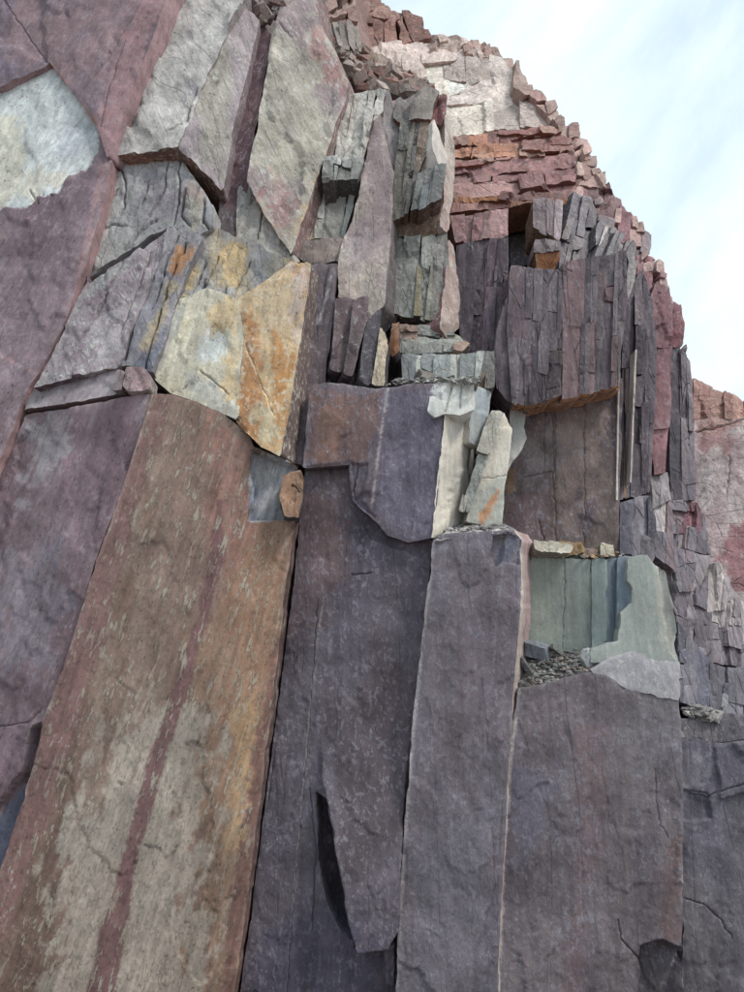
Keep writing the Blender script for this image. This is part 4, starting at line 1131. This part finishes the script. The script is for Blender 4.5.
# ------------------------------------------------------------------ right of centre: the big jointed wall
t = thing('jointed_wall', 'tall grey purple jointed wall with an orange stained overhang', 'rock wall', (560, 552, 14.9))
block('wall_panel', [(497, 392), (530, 390), (622, 378), (621, 430), (618, 490), (617, 556), (590, 552), (560, 548), (530, 545), (508, 535), (500, 524), (505, 480), (508, 440)], ((505, 395, 14.88), (620, 385, 14.88), (600, 550, 14.75)), depth=0.9,
      tones=[(84, 72, 77), (96, 83, 84), (106, 93, 89), (88, 75, 80)], mat='slate', parent=t, flake=0.04, und=0.03,
      cracks=[([(523, 476), (553, 472), (554, 500)], 0.9, 0.06), ([(553, 405), (554, 472)], 0.7, 0.04), ([(545, 412), (544, 470)], 0.6, 0.03), ([(556, 400), (555, 470), (556, 545)], 0.7, 0.04), ([(585, 400), (584, 545)], 0.6, 0.03), ([(540, 520), (545, 545)], 0.8, 0.05)],
      paints=[('p', [(560, 410), (600, 408), (595, 500), (562, 500)], (126, 112, 104), 10, 0.6, 8), ('p', [(525, 440), (552, 430), (550, 480), (525, 480)], (130, 122, 122), 10, 0.5, 8), ('p', [(508, 470), (516, 468), (514, 490), (504, 490)], (150, 116, 70), 3, 0.6, 3), ('p', [(500, 490), (550, 500), (545, 545), (500, 530)], (108, 88, 92), 10, 0.5, 8)])
PL_F2 = plane3((512, 262, 14.35), (627, 250, 14.35), (565, 398, 14.05))
ORG = [(200, 150, 102), (182, 136, 98), (160, 126, 104)]
block('joint_block', [(498, 330), (508, 296), (514, 330), (514, 402), (508, 400), (498, 388), (495, 362)], plane3((512, 262, 14.42), (627, 250, 14.42), (565, 398, 14.12)), depth=0.8, tones=[(88, 78, 88), (98, 88, 96)], mat='jointed', parent=t)
fracture('joint_block', [(511, 266), (532, 268), (562, 268), (562, 396), (545, 402), (526, 406), (513, 402), (508, 330)], PL_F2, t, axis=91, cw=(6, 14), rh=(40, 110), djit=0.025, gap=0.7, tones=[(86, 77, 86), (76, 68, 78), (96, 88, 96), (84, 72, 78)], seed=131, tilt=0.01, lean=1.0, mat='jointed', flake=0.02, under=ORG, back=(0.02, 0.95, 0.03))
fracture('joint_block', [(563, 262), (600, 256), (626, 250), (627, 300), (622, 352), (620, 386), (600, 390), (580, 395), (563, 398)], PL_F2, t, axis=92, cw=(6, 15), rh=(40, 110), djit=0.03, gap=0.7, tones=[(92, 84, 93), (82, 73, 82), (102, 95, 101), (98, 80, 84)], seed=33, tilt=0.01, lean=1.0, mat='jointed', flake=0.02, under=ORG, back=(0.02, 0.95, 0.03))
block('orange_ledge', [(524, 399), (545, 394), (575, 391), (600, 385), (620, 381), (619, 389), (600, 394), (574, 400), (548, 404), (526, 412)], ((524, 399, 14.35), (620, 381, 14.35), (540, 408, 14.3)), back=(0, 0.6, 0.05), tones=[(168, 124, 88), (140, 104, 80), (112, 92, 88)], mat='broken', parent=t, rag=2.0, chip=4)
t = thing('hanging_columns', 'pair of square hanging columns with orange broken bases, upper right of centre', 'rock pillar', (546, 270, 15.2))
fracture('joint_block', [(533, 197), (547, 198), (562, 200), (560, 240), (533, 228)], ((533, 197, 15.3), (562, 200, 15.3), (533, 232, 15.2)), t, axis=92, cw=(8, 10), rh=(60, 70), djit=0.04, gap=0.7, tones=[(150, 136, 142), (136, 124, 132)], side=[(120, 92, 72), (100, 78, 64)], seed=35, back=(0, 0.9, -0.15))
fracture('joint_block', [(535, 241), (560, 243), (559, 252), (535, 252)], ((535, 241, 15.25), (560, 243, 15.25), (535, 252, 15.2)), t, axis=92, cw=(8, 13), rh=(50, 60), djit=0.03, gap=0.5, tones=[(140, 128, 132)], seed=36, back=(0, 0.8, 0))
fracture('joint_block', [(536, 252), (560, 252), (558, 271), (537, 271)], ((536, 252, 15.2), (560, 252, 15.2), (537, 271, 15.3)), t, axis=92, cw=(9, 13), rh=(50, 60), djit=0.05, gap=0.5, tones=[(172, 118, 76), (158, 104, 66)], side=[(110, 74, 52)], seed=37, flake=0.08)
t = thing('jointed_columns', 'purple columns split by long dark vertical joints, left of the cave', 'rock pillar', (478, 385, 14.8))
fracture('joint_block', [(456, 246), (480, 240), (508, 236), (509, 262), (502, 320), (495, 386), (480, 372), (462, 340), (457, 300)], ((456, 246, 15.1), (505, 236, 15.1), (495, 384, 14.6)), t, axis=95, cw=(5, 12), rh=(80, 160), djit=0.05, gap=0.9, mat='jointed', flake=0.02, tones=[(80, 67, 76), (90, 73, 80), (86, 73, 84), (74, 65, 74)], seed=41, lean=1.5, side=[(90, 70, 74)])
fracture('joint_block', [(450, 216), (508, 208), (508, 236), (480, 240), (456, 244)], ((450, 216, 15.25), (508, 208, 15.25), (456, 244, 15.1)), t, axis=93, cw=(9, 18), rh=(30, 40), djit=0.07, tones=[(154, 116, 118), (162, 128, 128), (142, 104, 108)], seed=42, side=[(112, 78, 74)])
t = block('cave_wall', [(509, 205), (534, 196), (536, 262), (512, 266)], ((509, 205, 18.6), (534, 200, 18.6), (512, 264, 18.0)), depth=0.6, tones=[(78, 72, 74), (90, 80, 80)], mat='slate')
tag(t, 'shadowed dark back wall of the small cave in the upper right cliff', 'rock face')

# ------------------------------------------------------------------ red strata and white face below the ridge
t = thing('red_strata', 'stacked red and orange beds below the white rock, top centre right', 'rock face', (510, 245, 16.8))
PL_G = plane3((445, 135, 18.0), (575, 135, 18.0), (450, 215, 16.6))
fracture('bed_block', [(447, 140), (470, 134), (540, 128), (572, 138), (574, 152), (446, 168)], PL_G, t, axis=-3, cw=(6, 11), rh=(20, 80), djit=0.12, mat='far', chip=2.0, rag=1.2, tones=[(158, 116, 110), (168, 118, 94), (150, 104, 100), (176, 140, 128)], side=[(140, 92, 72)], seed=51)
fracture('bed_block', [(446, 168), (574, 152), (576, 186), (447, 198)], PL_G, t, axis=-3, cw=(7, 16), rh=(22, 80), djit=0.07, mat='far', chip=1.5, rag=0.9, tones=[(134, 96, 98), (146, 108, 108), (154, 120, 118), (126, 88, 92)], side=[(120, 78, 72)], seed=52, back=(0, 1.0, -0.2))
fracture('bed_block', [(448, 199), (520, 194), (575, 188), (576, 204), (540, 200), (510, 206), (450, 214)], ((448, 199, 16.9), (575, 188, 16.9), (450, 214, 16.8)), t, axis=-3, cw=(9, 15), rh=(40, 80), djit=0.10, chip=1.2, rag=0.9, tones=[(166, 112, 72), (154, 104, 78), (146, 108, 104)], side=[(130, 84, 60)], seed=53)
t = thing('white_rock_face', 'pale whitish cracked rock face just under the ridge', 'rock face', (470, 140, 20.5))
fracture('rock_block', [(366, 50), (395, 44), (430, 42), (470, 48), (500, 58), (525, 82), (548, 108), (562, 132), (520, 128), (470, 133), (452, 140), (446, 112), (420, 86), (392, 80), (376, 66)], ((366, 48, 25.0), (545, 105, 22.0), (455, 138, 21.0)), t, axis=86, cw=(20, 44), rh=(18, 44), djit=0.05, gap=0.05, tones=[(200, 188, 182), (208, 198, 192), (192, 178, 172), (204, 190, 180)], seed=54, mat='far', tilt=0.05, row_tilt=12)
t = thing('ridge_crest', 'reddish brown jagged crest forming the skyline at the top', 'rock ridge', (450, 60, 24))
fracture('crest_block', [(320, -40), (366, -40)] + jag([(372, -4), (392, 9), (416, 13), (425, 28), (432, 34)], 5, 2) + [(400, 46), (366, 52), (352, 30), (330, 6)], ((330, 0, 26.5), (416, 14, 26), (366, 50, 25.2)), t, axis=80, cw=(14, 30), rh=(14, 34), djit=0.12, gap=0.1, tones=[(150, 112, 102), (140, 102, 94), (160, 126, 114), (148, 110, 100)], seed=55, mat='far', chip=2, rag=1.5, lean=14, row_tilt=14)
fracture('crest_block', jag([(431, 35), (446, 37), (470, 40), (487, 43), (502, 54), (514, 66), (520, 76)], 6, 2.5, 10) + [(516, 92), (498, 68), (470, 58), (430, 54)], ((430, 34, 25.2), (512, 66, 23.8), (470, 54, 24.4)), t, axis=70, cw=(10, 22), rh=(9, 18), djit=0.08, gap=0.0, tones=[(172, 148, 140), (160, 132, 124), (182, 164, 156)], seed=56, mat='far', tilt=0.05, min_area=14, chip=2, rag=1.2, lean=14, row_tilt=14)
fracture('crest_block', jag([(514, 68), (522, 78), (534, 94), (548, 103), (560, 114), (567, 128), (579, 142), (592, 153), (599, 166), (604, 184)], 8, 3.5, 10) + [(606, 190), (578, 186), (574, 150), (562, 134), (546, 112), (528, 96), (514, 86)], ((520, 75, 23.0), (600, 170, 19.5), (575, 180, 18.8)), t, axis=75, cw=(9, 20), rh=(9, 22), djit=0.09, gap=0.0, tones=[(166, 138, 130), (154, 122, 116), (176, 154, 144), (160, 132, 126)], seed=57, mat='far', tilt=0.05, min_area=14, chip=2, rag=1.2, lean=14, row_tilt=14)
fracture('crest_block', [(308, -40), (352, -40), (354, 0), (358, 24), (336, 22), (318, 20), (312, 2)], ((312, 0, 21), (350, 0, 22.5), (340, 24, 20.2)), t, axis=70, cw=(9, 16), rh=(12, 24), djit=0.3, gap=0.2, tones=[(150, 120, 112), (164, 142, 134), (138, 104, 98)], seed=60, mat='far')
t = thing('stepped_ridge', 'stepped purplish ridge of small columns running down the right skyline', 'rock ridge', (640, 330, 17.6))
fracture('rock_block', [(576, 188), (606, 187)] + jag([(608, 191), (618, 202), (632, 219), (644, 230), (650, 236)], 9, 4, 6) + [(649, 254), (640, 262), (620, 240), (598, 220), (578, 206)], ((580, 190, 18.6), (645, 235, 18.2), (640, 260, 17.4)), t, axis=96, cw=(7, 12), rh=(10, 22), djit=0.12, gap=0.2, chip=1.4, tones=[(136, 106, 108), (128, 88, 96), (156, 128, 122), (120, 108, 112)], seed=58, tilt=0.08, min_area=14)
fracture('rock_block', [(636, 256)] + jag([(649, 255), (660, 266), (667, 284), (672, 303)], 10, 3, 7) + [(670, 345), (656, 345), (648, 320), (642, 290)], ((640, 258, 17.6), (668, 290, 17.6), (656, 340, 16.6)), t, axis=93, cw=(6, 11), rh=(12, 34), djit=0.25, gap=0.2, tones=[(140, 104, 110), (124, 82, 92), (158, 132, 128)], seed=59, tilt=0.1, min_area=14)
block('square_post', [(672, 303), (682, 304), (683, 322), (681, 346), (672, 347)], ((672, 303, 17.9), (682, 304, 17.9), (672, 346, 17.6)), depth=0.7, tones=[(122, 78, 88), (134, 92, 98)], mat='broken', parent=t)
block('small_pinnacle', [(682, 351), (684, 346), (686, 351), (685, 362), (680, 362)], ((682, 351, 18.2), (686, 351, 18.2), (682, 360, 18.2)), depth=0.3, tones=[(140, 132, 130)], mat='broken', parent=t, s=2)
t = thing('toppling_columns', 'fan of thin grey columns leaning right below the ridge', 'rock pillar', (600, 265, 15.6))
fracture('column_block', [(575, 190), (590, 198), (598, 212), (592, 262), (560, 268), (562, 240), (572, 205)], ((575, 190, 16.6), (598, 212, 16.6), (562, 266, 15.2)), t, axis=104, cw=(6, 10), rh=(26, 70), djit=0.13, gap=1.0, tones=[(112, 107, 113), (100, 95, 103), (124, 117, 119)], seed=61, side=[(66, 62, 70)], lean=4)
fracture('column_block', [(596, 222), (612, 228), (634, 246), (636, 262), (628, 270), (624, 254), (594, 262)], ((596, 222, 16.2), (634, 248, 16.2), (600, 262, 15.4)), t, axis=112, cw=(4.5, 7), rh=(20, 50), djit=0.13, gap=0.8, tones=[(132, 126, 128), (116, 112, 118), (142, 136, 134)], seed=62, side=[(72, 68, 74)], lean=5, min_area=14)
block('bent_column', [(631, 262), (637, 258), (634, 280), (627, 300), (624, 298), (627, 278)], ((631, 262, 15.6), (637, 258, 15.7), (626, 298, 15.0)), depth=0.4, tones=[(150, 144, 142), (136, 130, 130)], mat='broken', parent=t, s=2.2)

# ------------------------------------------------------------------ right: ribbed columns, red band, far cliff
t = thing('ribbed_wall', 'narrow dark ribs with two thin white drill lines, right of the overhang', 'rock pillar', (632, 560, 15.2))
fracture('rib_block', [(624, 300), (642, 270), (652, 300), (656, 350), (654, 420), (650, 492), (618, 500), (620, 420), (623, 352)], ((624, 300, 15.5), (652, 300, 15.6), (630, 490, 15.0)), t, axis=91, cw=(5, 9), rh=(50, 130), djit=0.07, gap=0.7, mat='jointed', pick=lambda x, y, r: [r.choice([(86, 79, 88), (98, 89, 95), (74, 67, 76)])] if not (x < 634 and 410 < y < 440) else [(150, 110, 80)], seed=71, lean=1.2, side=[(70, 66, 74)])
fracture('rib_block', [(620, 502), (650, 494), (656, 520), (654, 560), (645, 556), (620, 554)], ((620, 502, 14.9), (655, 500, 14.95), (620, 554, 14.6)), t, axis=91, cw=(7, 12), rh=(30, 60), djit=0.08, gap=0.8, mat='jointed', tones=[(96, 94, 108), (110, 106, 114), (90, 86, 98)], seed=72, lean=1.2)
for pts in ([(619.2, 348), (620.8, 348), (619.3, 420), (617.9, 500), (616.3, 500), (617.7, 420)], [(635.2, 350), (636.8, 350), (634.3, 420), (631.8, 482), (630.2, 482), (632.6, 420)]):
    block('drill_line', pts, ((pts[0][0], 350, 14.82 if pts[0][0] < 625 else 15.1), (pts[1][0], 350, 14.82 if pts[0][0] < 625 else 15.1), (pts[3][0], 490, 14.7)), depth=0.35, tones=[(190, 184, 178), (176, 170, 166)], mat='pale', parent=t, s=2, rag=0.2, chip=0.2, flake=0, und=0, bevel=0.01, grow=0, wear=0)
t = thing('red_rock_band', 'tall maroon red band of rock running down the right of the cliff', 'rock pillar', (662, 500, 15.6))
fracture('band_block', [(652, 296), (656, 282), (668, 290), (672, 318), (671, 345), (669, 373), (670, 400), (668, 440), (666, 472), (655, 474), (652, 440), (653, 400), (656, 345)], ((652, 296, 16.2), (672, 310, 16.2), (657, 470, 15.4)), t, axis=91, cw=(12, 20), rh=(60, 120), djit=0.06, gap=0.1,
         tones=[(128, 92, 98), (138, 104, 106), (122, 86, 92), (134, 98, 102)], side=[(108, 82, 84)], mat='slab', seed=77, flake=0.09, lean=2)
t = thing('grey_buttress', 'small grey fluted buttress at the right skyline', 'rock pillar', (682, 500, 16.4))
fracture('flute_block', [(671, 350), (680, 348), (690, 360), (692, 384), (694, 420), (697, 480), (696, 500), (670, 500), (670, 440)], ((671, 350, 17.2), (690, 360, 17.2), (672, 500, 16.2)), t, axis=89, cw=(6, 9), rh=(40, 100), djit=0.08, gap=0.5, mat='jointed', tones=[(100, 94, 104), (86, 81, 92), (112, 106, 112)], seed=73, lean=1.5, min_area=16)
t = thing('shattered_wall', 'shattered purple and grey rock wall with pale bruises, right edge below the buttress', 'rock face', (700, 700, 15.6))
fracture('rock_block', [(650, 474), (668, 472), (672, 502), (698, 502), (706, 520), (712, 560), (700, 590), (680, 592), (674, 570), (656, 556), (656, 520)], ((650, 474, 15.6), (700, 502, 16.4), (680, 590, 15.0)), t, axis=91, cw=(5, 12), rh=(12, 40), djit=0.13, gap=0.4, mat='jointed', lean=7, row_tilt=14, chip=1.3, rag=0.9, pick=lambda x, y, r: [r.choice([(184, 178, 176), (150, 144, 148)])] if (656 < x < 676 and 476 < y < 540) else [r.choice([(132, 90, 98), (116, 80, 90)])] if (682 < x < 700 and 480 < y < 535) else [r.choice([(104, 98, 108), (118, 112, 118), (128, 112, 118), (96, 90, 100)])], seed=74, min_area=16)
fracture('rock_block', [(672, 560), (700, 592), (716, 562), (742, 600), (800, 640), (800, 660), (744, 668), (712, 662), (680, 640), (674, 600)], ((672, 590, 14.9), (744, 620, 16.6), (690, 660, 14.8)), t, axis=90, cw=(6, 14), rh=(14, 46), djit=0.11, gap=0.4, mat='jointed', lean=7, row_tilt=14, chip=1.3, rag=0.9, pick=lambda x, y, r: [r.choice([(170, 162, 162), (150, 142, 146)])] if x > 708 and y < 625 else [r.choice([(108, 100, 110), (118, 110, 118), (98, 92, 102)])], seed=75, min_area=16)
fracture('rock_block', [(678, 622), (712, 664), (744, 670), (820, 662), (820, 745), (744, 738), (700, 704), (680, 702)], ((680, 640, 14.4), (744, 670, 14.9), (690, 700, 14.2)), t, axis=90, cw=(8, 18), rh=(20, 60), djit=0.06, gap=0.4, mat='jointed', lean=5, row_tilt=12, chip=1.3, rag=0.9, tones=[(92, 92, 106), (100, 98, 112), (110, 108, 118), (126, 126, 134)], seed=76, min_area=16)
r = rubble('ledge_rubble', [(681, 708), (700, 704), (722, 716), (715, 720), (682, 716)], plane3((681, 716, 13.9), (720, 718, 13.95), (700, 702, 14.4)), 60, (0.06, 0.3), [(140, 140, 140), (112, 108, 112), (160, 158, 156)], 33)
tag(r, 'flat slate flakes lying on the right hand ledge above the corner wall', 'rubble')
t = thing('corner_wall', 'dark blue grey slate wall in the lower right corner', 'rock wall', (720, 1060, 13.7))
block('main_face', [(682, 741), (700, 740), (722, 744), (760, 740), (900, 742), (900, 1060), (684, 1060), (683, 880)], ((682, 741, 13.75), (744, 741, 13.75), (700, 1000, 13.6)), depth=1.4, tones=[(84, 82, 96), (94, 92, 104), (104, 102, 110), (88, 84, 94)], mat='slate', parent=t, flake=0.09, und=0.07,
      cracks=[([(684, 898), (705, 905), (722, 920), (732, 938)], 1.2, 0.05), ([(684, 790), (712, 795), (744, 785)], 1.2, 0.06)],
      steps=[([(684, 790), (712, 796), (712, 820), (684, 822)], -0.05), ([(716, 745), (760, 742), (760, 790), (722, 800)], 0.05)],
      paints=[('p', [(684, 755), (712, 750), (710, 795), (684, 790)], (126, 126, 134), 8, 0.5, 7)])
for pts in ([(681, 720), (700, 720), (701, 739), (682, 740)], [(702, 719), (716, 720), (716, 742), (702, 739)], [(717, 712), (742, 716), (800, 716), (800, 739), (742, 738), (718, 741)]):
    block('cap_block', pts, ((681, 720, 13.9), (716, 720, 13.9), (682, 740, 13.8)), depth=1.0, tones=[(96, 92, 102), (110, 106, 112)], mat='broken', parent=t, flake=0.04)

t = thing('distant_cliff', 'far red topped pale cliff at the right edge', 'cliff', (720, 600, 26))
fracture('red_block', [(640, 368), (668, 372), (692, 378), (703, 384), (716, 390), (730, 393), (744, 400), (800, 420), (900, 440), (900, 470), (800, 440), (744, 418), (728, 420), (696, 420), (640, 418)], ((692, 380, 27), (744, 400, 27), (700, 420, 26.8)), t, axis=90, cw=(9, 16), rh=(50, 60), djit=0.12, gap=0.3, tones=[(164, 126, 118), (156, 118, 110), (172, 136, 126)], seed=81, mat='far')
block('rock_face', [(600, 420), (694, 421), (728, 421), (744, 419), (800, 442), (900, 472), (900, 860), (600, 860)], ((694, 421, 26.8), (744, 420, 26.8), (730, 600, 25.5)), depth=1.5, tones=[(172, 158, 160), (186, 176, 176), (164, 148, 152)], mat='far', parent=t, flake=0.12, und=0.1,
      cracks=[([(696, 432), (720, 428), (744, 420)], 1.5, 0.25), ([(729, 456), (728, 500)], 0.9, 0.15)],
      paints=[('p', [(694, 420), (744, 418), (744, 426), (720, 432), (696, 436)], (150, 112, 104), 4, 0.8, 3), ('p', [(694, 434), (716, 430), (742, 440), (730, 452), (705, 456), (694, 450)], (150, 106, 108), 6, 0.75, 6), ('p', [(744, 515), (722, 535), (718, 570), (736, 592), (800, 610), (800, 500)], (140, 92, 100), 6, 0.85, 7),
              ('p', [(698, 470), (712, 470), (716, 510), (700, 510)], (192, 190, 194), 6, 0.5, 5)])

# ------------------------------------------------------------------ broken ground at the head of the gully, top centre
t = thing('splintered_shelf', 'bundle of thin grey splinters near the top of the gully', 'rock ledge', (350, 60, 19))
fracture('splinter', [(318, 22), (336, 22), (358, 26), (362, 50), (346, 48), (330, 40)], ((318, 22, 20), (358, 26, 20), (346, 48, 18.6)), t, axis=75, cw=(4, 6), rh=(18, 34), djit=0.25, gap=0.4, tones=[(140, 132, 124), (160, 152, 144), (120, 110, 106)], seed=91, lean=8, min_area=12, s=4)
block('brown_boulder', [(366, 62), (374, 56), (385, 68), (384, 76), (372, 80), (364, 72)], ((366, 62, 18.6), (385, 68, 18.8), (372, 80, 18.2)), depth=0.6, tones=[(136, 118, 92), (116, 100, 84)], mat='broken', parent=t, flake=0.1)
block('red_boulder', [(350, 76), (362, 70), (368, 80), (366, 88), (352, 88)], ((350, 76, 17.2), (368, 80, 17.2), (352, 88, 17)), depth=0.6, tones=[(132, 80, 70), (120, 74, 66)], mat='broken', parent=t)
r = rubble('scree', [(326, 40), (362, 50), (372, 56), (400, 74), (438, 92), (428, 98), (396, 94), (362, 90), (348, 78), (332, 48)], plane3((362, 92, 16.4), (420, 96, 17.5), (350, 48, 19.5)), 420, (0.10, 0.55), [(150, 132, 122), (164, 150, 142), (138, 104, 96), (132, 122, 116)], 95, flat=(1.0, 0.8, 0.5))
tag(r, 'tumbled reddish scree spilling down the head of the gully', 'scree')
r = rubble('head_rubble', [(236, -14), (300, -14), (286, 4), (278, 22), (262, 22), (246, 8)], plane3((240, 0, 15.3), (290, -5, 15.6), (265, 24, 15.0)), 90, (0.12, 0.5), [(150, 140, 136), (128, 104, 104), (140, 132, 134)], 98, flat=(1, 0.9, 0.6))
tag(r, 'broken stones in the notch between the overhanging block and leaning slab', 'rubble')

for o in ROOTS:
    del o['_base']
